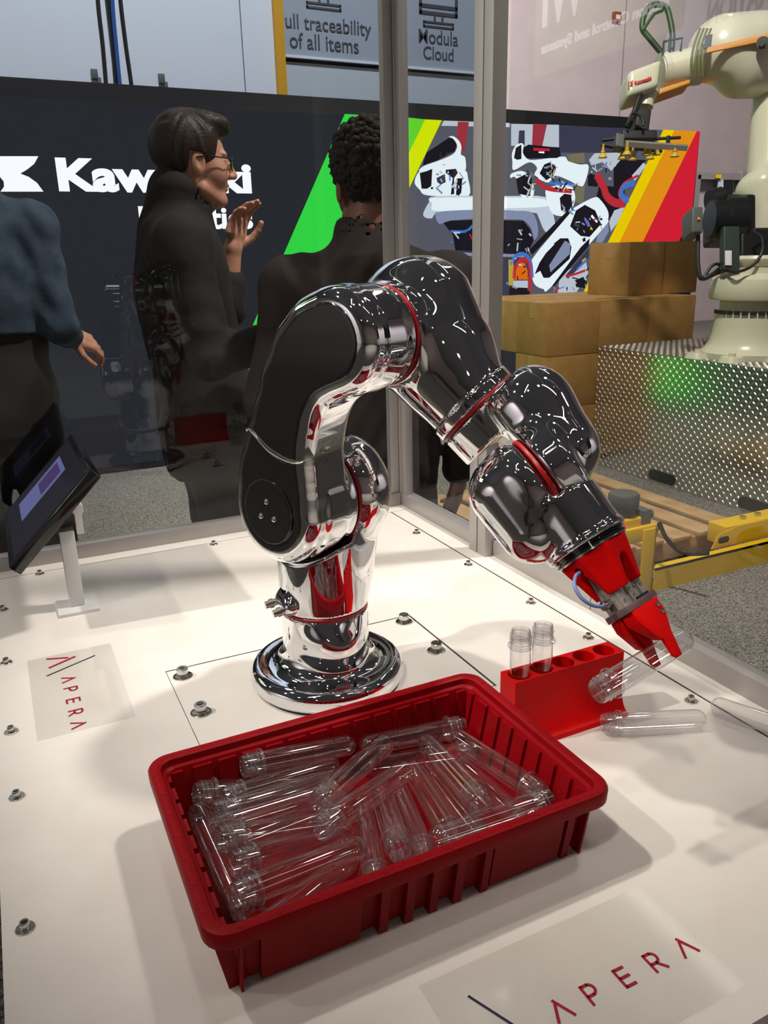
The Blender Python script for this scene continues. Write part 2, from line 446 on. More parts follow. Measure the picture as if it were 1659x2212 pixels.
def added_screen(x, y, w, h, rz, key, lab):  # unseen glowing panels added to give the chrome arm bluish reflections
    t = thing('added_screen', lab, 'screen', (x, y, FLOOR), rz)
    MB().box((0, 0, 1.5 + h / 2), (w, 0.12, h)).obj('cabinet', M_dark, t, local=True)
    MB().box((0, -0.064, 1.5 + h / 2), (w - 0.08, 0.006, h - 0.08)).obj('picture', key, t, local=True)
    for s_ in (-1, 1): MB().box((s_ * w * 0.35, 0, 0.75), (0.12, 0.10, 1.5)).box((s_ * w * 0.35, 0, 0.02), (0.4, 0.6, 0.04)).obj('leg', M_dark, t, local=True)
added_screen(-3.8, -3.2, 3.0, 1.6, math.radians(230), glow('added_screen_blue', (120, 160, 215), 1.0), 'added unseen pale blue screen on two legs behind the photographer at the left')
added_screen(4.8, -2.2, 3.0, 1.6, math.radians(125), glow('added_screen_grey', (150, 162, 190), 1.0), 'added unseen grey blue screen on two legs behind the photographer at the right')

# ================================================================== WORK TABLE
def ring_slab(mb, x0, x1, y0, y1, hx0, hx1, hy0, hy1, z0, z1):
    """a slab with a rectangular opening"""
    vs = []
    for z in (z0, z1):
        vs += [(x0, y0, z), (x1, y0, z), (x1, y1, z), (x0, y1, z), (hx0, hy0, z), (hx1, hy0, z), (hx1, hy1, z), (hx0, hy1, z)]
    fs = []
    for k in range(4):
        j = (k + 1) % 4
        fs += [(k, j, 4 + j, 4 + k)[::-1], (8 + k, 8 + j, 12 + j, 12 + k), (k, j, 8 + j, 8 + k), (4 + k, 12 + k, 12 + j, 4 + j)]
    mb.add(vs, fs)
table = thing('work_table', 'white topped work table with bolted panels under the chrome robot arm', 'table', (0.4, 1.0, FLOOR))
MB().span((-0.070, 0.33, FLOOR + 0.06), (0.915, 1.75, -0.0225)).obj('cabinet', M_dark, table, bevel=0.004)
MB().span((-0.0755, 0.316, -0.022), (0.93, 1.765, -0.014)).obj('joint_bed', M_gap, table)
mb = MB(); ring_slab(mb, -0.0765, 0.8190, 0.3150, 1.6765, 0.1632, 0.5868, 0.8600, 1.1345, -0.0139, 0.0)
mb.obj('main_panel', M_table, table)
MB().span((0.1642, 0.8620, -0.0139), (0.5832, 1.1315, 0.0)).obj('base_panel', M_table, table)
MB().span((0.8228, 0.3150, -0.0139), (0.93, 1.6765, 0.0)).obj('side_strip', M_table, table)
MB().span((-0.0765, 1.6785, -0.0139), (0.93, 1.765, 0.0)).obj('back_strip', M_table, table)
def joint(a, b): MB().span((a[0], a[1], -0.0138), (b[0], b[1], -0.0007)).obj('joint_strip', M_gap, table)
joint((0.8192, 0.316), (0.8226, 1.6763)); joint((-0.076, 1.6767), (0.8192, 1.6783))
joint((0.1634, 0.8602), (0.1640, 1.1343)); joint((0.5834, 0.8602), (0.5866, 1.1343)); joint((0.1642, 1.1317), (0.5832, 1.1343)); joint((0.1642, 0.8602), (0.5832, 0.8618))
for x in (-0.03, 0.86):
    for y in (0.40, 1.68):
        MB().cyl((x, y, FLOOR), (x, y, FLOOR + 0.012), 0.03).cyl((x, y, FLOOR + 0.012), (x, y, FLOOR + 0.06), 0.010).obj('foot', M_grey, table)

def bolt(x, y, big):
    rw, rh, hh, sk = (0.0145, 0.0088, 0.0145, 0.0048) if big else (0.0088, 0.0046, 0.0085, 0.0026)
    b = MB().lathe([(rh * 0.96, 0.0014), (rh, 0.002), (rh, hh - 0.001), (rh * 0.9, hh), (sk * 1.1, hh), (sk, hh - 0.0006), (sk * 0.9, hh - 0.004), (0, hh - 0.004)], (x, y, 0), n=24)
    o = b.obj('bolt', M_steel, table)
    w = MB().lathe([(rh * 0.6, 0.0001), (rw, 0.0001), (rw, 0.0013), (rw * 0.95, 0.0017), (rh * 0.6, 0.0017)], (x, y, 0), n=28, closed=True).mesh('washer')
    w.materials.append(M_steel); w.transform(world_of(o).inverted())
    wo = bpy.data.objects.new('washer', w); COL.objects.link(wo); wo.parent = o
    s = MB().lathe([(sk * 0.98, hh - 0.0035), (0, hh - 0.0032)], (x, y, 0), n=6, smooth=False).mesh('socket'); s.materials.append(M_hole); s.transform(world_of(o).inverted())
    so = bpy.data.objects.new('socket', s); COL.objects.link(so); so.parent = o
for x, y in ((-0.056, 1.509), (-0.056, 1.283), (-0.056, 1.066), (-0.055, 0.912), (-0.056, 0.694), (0.017, 1.666), (0.375, 1.664), (0.801, 1.508), (0.801, 1.286), (0.801, 1.073), (0.801, 0.916), (0.800, 0.697), (0.8, 0.47)):
    bolt(x, y, False)
for x, y in ((0.184, 1.106), (0.184, 0.992), (0.565, 1.113), (0.562, 0.995)):
    bolt(x, y, True)

# ================================================================== GLASS ENCLOSURE
enc = thing('safety_enclosure', 'aluminium framed clear safety enclosure around the white table', 'enclosure', (0.885, 1.73, 0.0))
def bar(name, a, b, bev=0.0012): return MB().span(a, b).obj(name, M_alu, enc, bevel=bev)
bar('rail', (-0.40, 1.718, 0.0), (0.868, 1.748, 0.031))
bar('rail', (0.870, 1.3665, 0.0), (0.900, 1.718, 0.031))
bar('rail', (0.872, 0.998, 0.0), (0.902, 1.3045, 0.034))
bar('rail', (0.872, 0.20, 0.0), (0.902, 0.9965, 0.034))
bar('post', (0.869, 1.719, 0.0), (0.899, 1.749, 1.75))
bar('stile', (0.846, 1.724, 0.031), (0.868, 1.744, 1.75))
bar('stile', (0.872, 1.695, 0.031), (0.892, 1.718, 1.75))
bar('post', (0.852, 1.337, 0.0), (0.886, 1.366, 1.75))
bar('post', (0.853, 1.306, 0.0), (0.883, 1.335, 1.75))
bar('header', (-0.40, 1.719, 1.75), (0.90, 1.749, 1.79))
bar('header', (0.870, 0.20, 1.75), (0.900, 1.7185, 1.79))
def pane(a, b): return MB().span(a, b).obj('pane', M_pane, enc)
def sheet(name, vs, m, parent):
    return MB().add(vs, [(0, 1, 2, 3)]).obj(name, m, parent)
sheet('pane', [(-0.40, 1.735, 0.028), (0.846, 1.735, 0.028), (0.846, 1.735, 1.75), (-0.40, 1.735, 1.75)], M_pane, enc)
sheet('pane', [(0.886, 1.695, 0.028), (0.886, 1.366, 0.028), (0.886, 1.366, 1.75), (0.886, 1.695, 1.75)], M_pane, enc)
sheet('pane', [(0.888, 1.306, 0.030), (0.888, 0.20, 0.030), (0.888, 0.20, 1.75), (0.888, 1.306, 1.75)], M_pane, enc)

# ================================================================== LOGO FILMS ON THE TABLE
def film(o, U, V, label):
    t = thing('logo_film', label, 'sticker', o)
    U, V, o = Vector(U), Vector(V), Vector(o)
    at = lambda u, v, z=0.0: o + U * u + V * v + Vector((0, 0, z))
    MB().prism([(0, 0), (0.25, 0), (0.25, 0.127), (0, 0.127)], U, V, (0, 0, 1), o, 0.0002, 0.0005).obj('film_sheet', M_film, t)
    def stroke(mb, p, q, w):
        p, q = Vector(p), Vector(q); d = (q - p).normalized(); n = Vector((-d.y, d.x)) * w / 2
        mb.prism([p - n, q - n, q + n, p + n], U, V, (0, 0, 1), o, 0.0006, 0.0008)
    def lam(mb, u, v, w, h, s):
        stroke(mb, (u - w / 2, v), (u - s * 0.3, v + h * 0.80), s)
        stroke(mb, (u + w / 2, v), (u - s * 0.4, v + h), s)
    mk = MB(); stroke(mk, (0.009, 0.028), (0.0205, 0.060), 0.0038); stroke(mk, (0.0425, 0.029), (0.0215, 0.070), 0.0042)
    mk.obj('logo_mark', M_ink_red, t)
    nv = MB(); stroke(nv, (0.033, 0.099), (0.068, 0.024), 0.0022); nv.obj('logo_slash', M_ink_navy, t)
    s, h, v = 0.0026, 0.020, 0.0435
    L5 = [MB() for _ in range(5)]
    lam(L5[0], 0.094, v, 0.017, h, s); lam(L5[4], 0.233, v, 0.017, h, s)
    p = L5[1]; u = 0.122
    stroke(p, (u, v), (u, v + h), s); stroke(p, (u, v + h - s / 2), (u + 0.007, v + h - s / 2), s); stroke(p, (u, v + 0.0085), (u + 0.007, v + 0.0085), s)
    def arc(mb, u, vlo, vhi):
        c = (vlo + vhi) / 2; rr = (vhi - vlo) / 2; a = [(u + rr * math.cos(x) * 0.95, c + rr * math.sin(x)) for x in [-1.57 + 3.14 * k / 8 for k in range(9)]]
        for k in range(8): stroke(mb, a[k], a[k + 1], s)
    arc(p, u + 0.006, v + 0.0085, v + h - s / 2)
    e = L5[2]; u = 0.158
    stroke(e, (u, v), (u, v + h), s)
    for q in (s / 2, h / 2, h - s / 2): stroke(e, (u, v + q), (u + 0.011, v + q), s)
    r_ = L5[3]; u = 0.192
    stroke(r_, (u, v), (u, v + h), s); stroke(r_, (u, v + h - s / 2), (u + 0.007, v + h - s / 2), s); stroke(r_, (u, v + 0.0085), (u + 0.007, v + 0.0085), s)
    arc(r_, u + 0.006, v + 0.0085, v + h - s / 2); stroke(r_, (u + 0.006, v + 0.0085), (u + 0.013, v), s)
    for mbx in L5: mbx.obj('letter', M_ink_red, t)
film((-0.026, 1.274, 0), (0, -1, 0), (1, 0, 0), 'clear logo film with crimson letters at the left edge of the table')
film((0.246, 0.342, 0), (1, 0, 0), (0, 1, 0), 'clear logo film with crimson letters in front of the red bin')

# ================================================================== MONITOR
mon = thing('monitor', 'small black monitor tilted on a white post at the left edge of the table', 'monitor', (0.0675, 1.45, 0))
Bq, Cq = Vector((0.1155, 1.36, 0.276)), Vector((-0.0305, 1.36, 0.129))
up = (Bq - Cq).normalized(); yv = Vector((0, 1, 0)); nn = yv.cross(up).normalized()
if nn.x > 0: nn = -nn
hgt = (Bq - Cq).length; wid = 0.325
MB().prism([(0, 0), (wid, 0), (wid, hgt), (0, hgt)], yv, up, nn, Cq, -0.022, 0.0).obj('bezel', M_black, mon, bevel=0.003)
M_scr = mat('dim_screen', (0.008, 0.008, 0.010), 0.12, emit=srgb(38, 36, 46), estr=0.55)
MB().prism([(0.012, 0.014), (wid - 0.012, 0.014), (wid - 0.012, hgt - 0.012), (0.012, hgt - 0.012)], yv, up, nn, Cq, 0.0002, 0.0006).obj('screen', M_scr, mon)
gl1 = glow('screen_window', (104, 108, 156), 0.8); gl2 = glow('screen_image', (78, 62, 104), 0.8)
MB().prism([(0.15, 0.045), (0.265, 0.045), (0.265, 0.165), (0.15, 0.165)], yv, up, nn, Cq, 0.0008, 0.0010).obj('screen_window', gl1, mon)
MB().prism([(0.165, 0.10), (0.245, 0.10), (0.245, 0.155), (0.165, 0.155)], yv, up, nn, Cq, 0.0012, 0.0014).obj('screen_picture', gl2, mon)
MB().prism([(0.09, 0.05), (0.24, 0.05), (0.24, 0.16), (0.09, 0.16)], yv, up, nn, Cq, -0.034, -0.0225).obj('back_cover', M_dark, mon, bevel=0.004)
MB().span((0.056, 1.445, 0.006), (0.081, 1.470, 0.150)).obj('post', M_white, mon, bevel=0.002)
pm = Cq + up * (hgt * 0.62) + yv * 0.097 - nn * 0.045
MB().cyl(pm - yv * 0.02, pm + yv * 0.02, 0.010).span((pm.x - 0.006, pm.y - 0.008, 0.14), (pm.x + 0.006, pm.y + 0.008, pm.z)).obj('hinge', M_white, mon)
MB().span((0.034, 1.418, 0.0), (0.104, 1.50, 0.006)).obj('base_plate', M_white, mon, bevel=0.001)
MB().span((0.0595, 1.474, 0.02), (0.0775, 1.480, 0.13)).obj('cable_cover', M_white, mon, bevel=0.001)

# ================================================================== RED BIN
BX0, BX1, BY0, BY1, BH = 0.080, 0.500, 0.513, 0.790, 0.084
def rrect(x0, x1, y0, y1, rr, n=6):
    out = []
    for cx, cy, a0 in ((x1 - rr, y1 - rr, 0), (x0 + rr, y1 - rr, 90), (x0 + rr, y0 + rr, 180), (x1 - rr, y0 + rr, 270)):
        out += [(cx + rr * math.cos(math.radians(a0 + 90 * k / n)), cy + rr * math.sin(math.radians(a0 + 90 * k / n))) for k in range(n + 1)]
    return out
def loops(mb, lps, smooth=True, cap0=False, cap1=False):
    n = len(lps[0]); vs = [p for l in lps for p in l]; fs = []
    for i in range(len(lps) - 1):
        for k in range(n):
            fs.append((i * n + k, i * n + (k + 1) % n, (i + 1) * n + (k + 1) % n, (i + 1) * n + k))
    if cap0: fs.append(tuple(range(n))[::-1])
    if cap1: fs.append(tuple(range((len(lps) - 1) * n, len(lps) * n)))
    mb.add(vs, fs, smooth)
def lp(ins, z, rr): return [(x, y, z) for x, y in rrect(BX0 + ins, BX1 - ins, BY0 + ins, BY1 - ins, rr)]
redbin = thing('storage_bin', 'open red plastic storage bin full of clear tubes on the white table', 'bin', (0.29, 0.65, 0))
mb = MB()   # shell: outer wall up to the rim, over it, down the stepped inner wall to the floor
loops(mb, [lp(0.0285, 0.004, 0.014), lp(0.026, 0.012, 0.014), lp(0.016, BH - 0.018, 0.016), lp(0.003, BH - 0.018, 0.022), lp(0.0005, BH - 0.016, 0.024),
           lp(0.0, BH - 0.004, 0.024), lp(0.0015, BH - 0.001, 0.0235), lp(0.004, BH, 0.022), lp(0.0095, BH, 0.018), lp(0.0125, BH - 0.002, 0.016), lp(0.0135, BH - 0.009, 0.015),
           lp(0.0175, BH - 0.0105, 0.012), lp(0.0185, BH - 0.0125, 0.012), lp(0.0315, 0.0075, 0.010), lp(0.034, 0.0065, 0.010)], True, True, True)
mb.obj('shell', M_bin, redbin)
def inset_at(z): return 0.0185 + (BH - 0.0125 - z) / (BH - 0.02) * 0.013
def inner_rib(mb, side, c, w, proud, z1=BH - 0.0185):
    z0 = 0.0065; a, b = inset_at(z0), inset_at(z1); e = 0.0009
    if side in 'fb':
        s = 1 if side == 'f' else -1; yy = (lambda i: BY0 + i) if side == 'f' else (lambda i: BY1 - i)
        q = [(c - w / 2, z0, a), (c + w / 2, z0, a), (c + w / 2, z1, b), (c - w / 2, z1, b)]
        vs = [(x, yy(i) - s * e, z) for x, z, i in q] + [(x, yy(i) + s * proud, z) for x, z, i in q]
    else:
        s = 1 if side == 'l' else -1; xx = (lambda i: BX0 + i) if side == 'l' else (lambda i: BX1 - i)
        q = [(c - w / 2, z0, a), (c + w / 2, z0, a), (c + w / 2, z1, b), (c - w / 2, z1, b)]
        vs = [(xx(i) - s * e, y, z) for y, z, i in q] + [(xx(i) + s * proud, y, z) for y, z, i in q]
    mb.add(vs, [(0, 1, 2, 3), (4, 7, 6, 5), (0, 4, 5, 1), (1, 5, 6, 2), (2, 6, 7, 3), (3, 7, 4, 0)])
mb = MB()
for k in range(14):
    c = BX0 + 0.0306 + k * 0.0276
    for s in 'fb': inner_rib(mb, s, c, 0.0206 if 0 < k < 13 else 0.012, 0.0036, BH - 0.0135)
for k in range(9):
    c = BY0 + 0.0305 + k * 0.0270
    for s in 'lr': inner_rib(mb, s, c, 0.0200 if 0 < k < 8 else 0.011, 0.0036, BH - 0.0135)
mb.obj('divider_ribs', M_bin, redbin)
mb = MB()   # outside: broad panels and slim ribs that run down to the table
def outer(side, c0, c1, proud, z0=0.0, z1=BH - 0.017):
    a, b = 0.0285, 0.0165; e = 0.002
    q = [(c0, z0, a), (c1, z0, a), (c1, z1, b), (c0, z1, b)]
    f_ = {'f': lambda t, i: (t, BY0 + i), 'b': lambda t, i: (t, BY1 - i), 'l': lambda t, i: (BX0 + i, t), 'r': lambda t, i: (BX1 - i, t)}[side]
    vs = [f_(t, i + e) + (z,) for t, z, i in q] + [f_(t, i - proud) + (z,) for t, z, i in q]
    mb.add(vs, [(0, 1, 2, 3), (4, 7, 6, 5), (0, 4, 5, 1), (1, 5, 6, 2), (2, 6, 7, 3), (3, 7, 4, 0)])
for s in 'fb':
    outer(s, 0.127, 0.221, 0.0065, 0.003); outer(s, 0.361, 0.444, 0.0065, 0.003)
    for c in (0.244, 0.2705, 0.297, 0.3235): outer(s, c - 0.0045, c + 0.0045, 0.0075)
    outer(s, 0.350, 0.358, 0.0075); outer(s, 0.108, 0.1105, 0.009); outer(s, 0.470, 0.4725, 0.009); outer(s, 0.449, 0.458, 0.006)
for s in 'lr':
    outer(s, 0.556, 0.600, 0.0065, 0.003); outer(s, 0.702, 0.746, 0.0065, 0.003)
    for c in (0.616, 0.640, 0.664, 0.688): outer(s, c - 0.0045, c + 0.0045, 0.0075)
    outer(s, 0.541, 0.5435, 0.009); outer(s, 0.759, 0.7615, 0.009)
mb.obj('outer_ribs', M_bin, redbin)
mb = MB()   # small round moulding marks along the rim
for k in range(12):
    x = BX0 + 0.03 + k * 0.0327
    for y in (BY0 + 0.0065, BY1 - 0.0065): mb.cyl((x, y, BH - 0.001), (x, y, BH + 0.0003), 0.0032, n=14)
for k in range(7):
    y = BY0 + 0.035 + k * 0.0345
    for x in (BX0 + 0.0065, BX1 - 0.0065): mb.cyl((x, y, BH - 0.001), (x, y, BH + 0.0003), 0.0032, n=14)
mb.obj('rim_marks', M_bin, redbin)['kind'] = 'stuff'

# ================================================================== CLEAR TUBES (bottle preforms)
PL = 0.138
prof = [(0.0, 0.0)]
for k in range(1, 9):
    a = math.pi / 2 * k / 8; prof.append((0.0124 * math.sin(a), 0.0124 * (1 - math.cos(a))))
prof += [(0.0132, 0.095), (0.0131, 0.112), (0.0128, 0.120), (0.0124, 0.1225), (0.0124, 0.1365), (0.0119, 0.138), (0.0109, 0.138), (0.0106, 0.1365), (0.0106, 0.1160)]
me_body = MB().lathe(prof, n=36)
me_body.f = [q for q in me_body.f if len(q) == 4]; me_body.sm = me_body.sm[:len(me_body.f)]      # open at the neck
me_body = me_body.mesh('preform_body')
me_ring = MB().lathe([(0.0126, 0.1145), (0.0158, 0.1150), (0.0163, 0.1158), (0.0163, 0.1172), (0.0158, 0.1180), (0.0126, 0.1186)], n=36, closed=True).mesh('support_ring')
hel = [(0.0126 * math.cos(a), 0.0126 * math.sin(a), 0.1225 + 0.0105 * a / (2 * math.pi * 2.4)) for a in [2 * math.pi * 2.4 * k / 72 for k in range(73)]]
mbt = MB().tube(hel, 0.0014, 6)
mbt.lathe([(0.0122, 0.1205), (0.0136, 0.1208), (0.0136, 0.1216), (0.0122, 0.1220)], n=30, closed=True)
me_thr = mbt.mesh('screw_thread')
for q in (me_body, me_ring, me_thr): q.materials.append(M_pet if q is me_body else M_petn)
def preform(neck, tip, label, group=None, anchor=0.5):
    """neck and tip are two points on the tube's axis; its own length is kept"""
    n_, t_ = Vector(neck), Vector(tip); ax = (n_ - t_).normalized()
    base = t_ + (n_ - t_) * anchor - ax * PL * anchor
    o = bpy.data.objects.new('preform_tube', me_body); COL.objects.link(o)
    o.matrix_basis = Matrix.Translation(base) @ Vector((0, 0, 1)).rotation_difference(ax).to_matrix().to_4x4()
    for nm, q in (('support_ring', me_ring), ('screw_thread', me_thr)):
        c = bpy.data.objects.new(nm, q); COL.objects.link(c); c.parent = o
    return tag(o, label, 'tube', group)
G_ = 'clear tubes lying in the red bin'
lo, md, hi_ = 0.0225, 0.034, 0.052
bin_tubes = [
    ((0.1770, 0.7491, 0.0674), (0.3142, 0.7510, 0.0526), 'clear tube lying highest along the back wall of the bin at the left'),
    ((0.1224, 0.7463, 0.0533), (0.2560, 0.7442, 0.0191), 'clear tube with its neck in the back left corner of the bin'),
    ((0.1465, 0.7166, 0.0571), (0.2839, 0.7266, 0.0484), 'clear tube in the left bunch, just in front of the highest one'),
    ((0.1296, 0.6838, 0.0676), (0.2658, 0.6998, 0.0524), 'clear tube in the middle of the left bunch, lying on top'),
    ((0.1292, 0.7237, 0.0227), (0.2669, 0.7152, 0.0256), 'clear tube low in the left bunch, under the upper two'),
    ((0.1432, 0.6897, 0.0219), (0.2807, 0.6864, 0.0326), 'clear tube low in the left bunch, next in front of the buried one'),
    ((0.1249, 0.6524, 0.0636), (0.2579, 0.6613, 0.0279), 'clear tube in the left bunch, third from the front rim'),
    ((0.1288, 0.6178, 0.0585), (0.2624, 0.6364, 0.0296), 'clear tube in the left bunch, second from the front rim, with a long bright streak'),
    ((0.1210, 0.5842, 0.0534), (0.2579, 0.5996, 0.0455), 'clear tube in the left bunch nearest the front rim whose neck is in view'),
    ((0.1268, 0.5596, 0.0242), (0.2524, 0.6167, 0.0193), 'clear tube behind the front rim at the left, only its end in view'),
    ((0.1303, 0.5959, 0.0212), (0.1193, 0.7303, 0.0504), 'clear tube lying along the left end wall of the bin'),
    ((0.2298, 0.6553, 0.0654), (0.3470, 0.7280, 0.0608), 'slanting clear tube on top in the middle, the rear one of the crossed pair'),
    ((0.2162, 0.6163, 0.0659), (0.3441, 0.6678, 0.0624), 'slanting clear tube on top in the middle, the front one of the crossed pair'),
    ((0.4565, 0.7400, 0.0396), (0.3191, 0.7505, 0.0471), 'clear tube lying along the back wall at the right'),
    ((0.4534, 0.7058, 0.0243), (0.3221, 0.7480, 0.0193), 'clear tube low behind the upright fan, neck against the right back corner'),
    ((0.4555, 0.5773, 0.0475), (0.4262, 0.7121, 0.0511), 'clear tube on top at the right end, closest to the right wall'),
    ((0.3846, 0.5843, 0.0566), (0.3891, 0.7222, 0.0531), 'clear tube on top right of the middle, neck standing near the front rim'),
    ((0.2529, 0.5624, 0.0243), (0.2942, 0.6940, 0.0193), 'first clear tube from the left in the fan whose necks hide behind the front rim'),
    ((0.2820, 0.5715, 0.0461), (0.3191, 0.7036, 0.0309), 'second clear tube from the left in the fan whose necks hide behind the front rim'),
    ((0.3107, 0.5720, 0.0242), (0.3432, 0.7060, 0.0195), 'third clear tube from the left in the fan whose necks hide behind the front rim'),
    ((0.3450, 0.5717, 0.0330), (0.3641, 0.7083, 0.0348), 'fourth clear tube from the left in the fan whose necks hide behind the front rim'),
    ((0.3788, 0.5746, 0.0232), (0.3869, 0.7123, 0.0238), 'fifth clear tube from the left in the fan whose necks hide behind the front rim'),
    ((0.4327, 0.5603, 0.0228), (0.4211, 0.6977, 0.0267), 'clear tube low at the right, under the one by the right wall'),
    ((0.4468, 0.5533, 0.0612), (0.3090, 0.5607, 0.0594), 'clear tube lying along the front wall just under the rim at the right'),
]
for n_, t_, lab in bin_tubes: preform(n_, t_, lab, G_)
preform((0.5395, 0.7405, 0.152), (0.5395, 0.7405, 0.014), 'clear tube standing in the first hole of the red rack', 'clear tubes standing in the rack')
preform((0.5735, 0.7405, 0.152), (0.5735, 0.7405, 0.014), 'clear tube standing in the second hole of the red rack', 'clear tubes standing in the rack')
preform((0.6386,0.6919,0.0163), (0.7661,0.6414,0.0135), 'clear tube lying flat on the table beside the red rack')
preform((0.8475, 0.5355, 0.0163), (0.801, 0.664, 0.0135), 'clear tube lying on the table at the right edge beyond the rack', anchor=0.0)

# ================================================================== RED TUBE RACK
rack = thing('tube_rack', 'red printed tube rack with five holes and flared feet beside the bin', 'rack', (0.614, 0.741, 0))
pf = [(0.708, 0.0), (0.708, 0.004)]
for k in range(0, 9):
    a = math.pi / 2 * k / 8; pf.append((0.7245 - 0.0155 * (1 - math.sin(a)), 0.006 + 0.040 * (1 - math.cos(a))))
pf += [(0.7245, 0.090), (0.7575, 0.090)]
pf += [(0.741 * 2 - y, z) for y, z in pf[1:-2][::-1]] + [(0.774, 0.0)]
me_r = MB().prism(pf, (0, 1, 0), (0, 0, 1), (1, 0, 0), (0, 0, 0), 0.522, 0.6965).mesh('block')
ro = link('block', me_r, M_print)
ct = MB()
for k in range(5): ct.lathe([(0.0, 0.012), (0.0146, 0.012), (0.0146, 0.2), (0.0, 0.2)], (0.5395 + 0.034 * k, 0.7405, 0), n=36)
co = link('cutter', ct.mesh('cutter'), M_print)
md_ = ro.modifiers.new('holes', 'BOOLEAN'); md_.object = co; md_.operation = 'DIFFERENCE'; md_.solver = 'EXACT'
dg = bpy.context.evaluated_depsgraph_get(); dg.update()
me2 = bpy.data.meshes.new_from_object(ro.evaluated_get(dg))
bpy.data.objects.remove(ro); bpy.data.objects.remove(co)
me2.name = 'block'
me2.polygons.foreach_set('use_smooth', [True] * len(me2.polygons)); me2.set_sharp_from_angle(angle=math.radians(30))
me2.materials.clear()
link('block', me2, M_print, rack)

# ================================================================== CHROME ROBOT ARM
# arm frame: x = reach direction, y = along the joint axes away from the black covers, z up, origin at the base
arm = thing('robot_arm', 'chrome robot arm with black arm covers and red seals holding a tube', 'robot', (0.378, 1.0, 0), math.radians(-66))
def rpart(name, fn, lo, hi, h, m): return link(name, sdf_mesh(name, fn, lo, hi, h), m, arm, local=True)
def nrm(v): v = V3(v); return v / np.linalg.norm(v)
J2, J3 = (0.0, 0.285), (0.118, 0.508)

# base: round foot, column, one scooped facet under the first seal
def f_base(p):
    foot = s_cyl(p, (0, 0, 0.0), (0, 0, 0.034), 0.1135, 0.0145)
    colm = s_cyl(p, (0, 0, 0.01), (0, 0, 0.1195), 0.0635, 0.003)
    d = smin(foot, colm, 0.030)
    rr = np.hypot(p[:, 0], p[:, 1])
    bl = s_ell(p, (0.030, -0.0150, 0.082), (0.046, 0.046, 0.052), None)
    d = smin(d, bl, 0.014)
    fn_ = nrm((0.72, -0.36, 0.62))
    d = smax(d, (p - V3((0.0500, -0.0240, 0.1175))) @ fn_, 0.003)
    d = smax(d, p[:, 2] - 0.1195, 0.002)
    return d
rpart('base', f_base, (-.125, -.125, -.004), (.125, .125, .126), 0.003, M_chrome)
def seal_ring(a, b, r, w, name='seal_ring'):
    a = V3(a); ax = nrm(V3(b) - a)
    mb = MB().lathe([(r - 0.006, -w / 2), (r - 0.001, -w / 2), (r, -w / 4), (r, w / 4), (r - 0.001, w / 2), (r - 0.006, w / 2)], tuple(a), tuple(ax), n=56, closed=True)
    return mb.obj(name, M_seal, arm, local=True)
seal_ring((0, 0, 0.1215), (0, 0, 1), 0.0632, 0.0045)

# turret: cup below the lobe of the upper arm, capsule of the second joint behind it
def f_turret(p):
    c = s_cyl(p, (0, 0, 0.1235), (0, 0, 0.245), 0.0635, 0.003)
    neck = s_cap(p, (0.004, 0.034, 0.17), (0.0, 0.044, 0.27), 0.048, 0.060)
    hs = s_cyl(p, (0, 0.0075, J2[1]), (0, 0.086, J2[1]), 0.079, 0.036)
    c = smin(c, neck, 0.02)
    lobe = s_cyl(p, (0, -0.2, J2[1]), (0, 0.005, J2[1]), 0.0815, 0.012)
    c = smax(c, -lobe, 0.007)
    c = np.maximum(c, 0.1235 - p[:, 2])
    hs = np.maximum(hs, 0.0075 - p[:, 1])
    return smin(c, hs, 0.012)
rpart('turret', f_turret, (-.095, -.075, .118), (.095, .10, .376), 0.003, M_chrome)
def f_conn(p):
    return smin(s_cap(p, (-0.026, -0.054, 0.1405), (0.000, -0.064, 0.1385), 0.0125), s_cap(p, (-0.02, -0.046, 0.153), (-0.006, -0.052, 0.153), 0.013), 0.012)
rpart('connector_boss', f_conn, (-.075, -.09, .11), (.03, -.02, .185), 0.0022, M_chrome)
for q in ((-0.031, -0.058, 0.1375), (-0.004, -0.068, 0.1355)):
    d = Vector((-0.35, -0.85, -0.12)).normalized(); q = Vector(q)
    MB().cyl(q, q + d * 0.022, 0.0052, n=18).cyl(q + d * 0.010, q + d * 0.016, 0.0068, n=18).obj('connector', M_steel, arm, local=True)

# upper arm: an extruded S curve with a rounded edge
UA = [(0.0, 0.285, 0.0755), (0.003, 0.325, 0.069), (0.011, 0.365, 0.058), (0.024, 0.405, 0.0525), (0.042, 0.448, 0.052), (0.068, 0.482, 0.0555), (0.095, 0.500, 0.060), (0.118, 0.508, 0.0625)]
def ua2(p, dr=0.0, i0=0, i1=None):
    d = None; L_ = UA[i0:i1]
    for a, b in zip(L_[:-1], L_[1:]):
        q = s_cap(np.stack([p[:, 0], p[:, 2] * 1.0], 1), a[:2], b[:2], a[2] + dr, b[2] + dr)
        d = q if d is None else smin(d, q, 0.012)
    return d
def f_upper(p):
    d2 = ua2(p)
    mid = np.clip((p[:, 2] - 0.32) / 0.06, 0, 1) * np.clip((0.50 - p[:, 2]) / 0.05, 0, 1)
    body = extr(d2, p[:, 1] + 0.051, 0.040, 0.019)
    boss3 = s_cyl(p, (J3[0], -0.06, J3[1]), (J3[0], -0.0025, J3[1]), 0.0615, 0.006)
    boss2 = s_cyl(p, (0, -0.06, J2[1]), (0, 0.0025, J2[1]), 0.0755, 0.008)
    return smin(smin(body, boss3, 0.008), boss2, 0.008)
rpart('upper_arm', f_upper, (-.09, -.10, .20), (.20, .012, .585), 0.003, M_chrome)
seal_ring((0, 0.005, J2[1]), (0, 1, J2[1]), 0.0745, 0.005)
seal_ring((J3[0], 0.0, J3[1]), (J3[0], 1, J3[1]), 0.0612, 0.005)
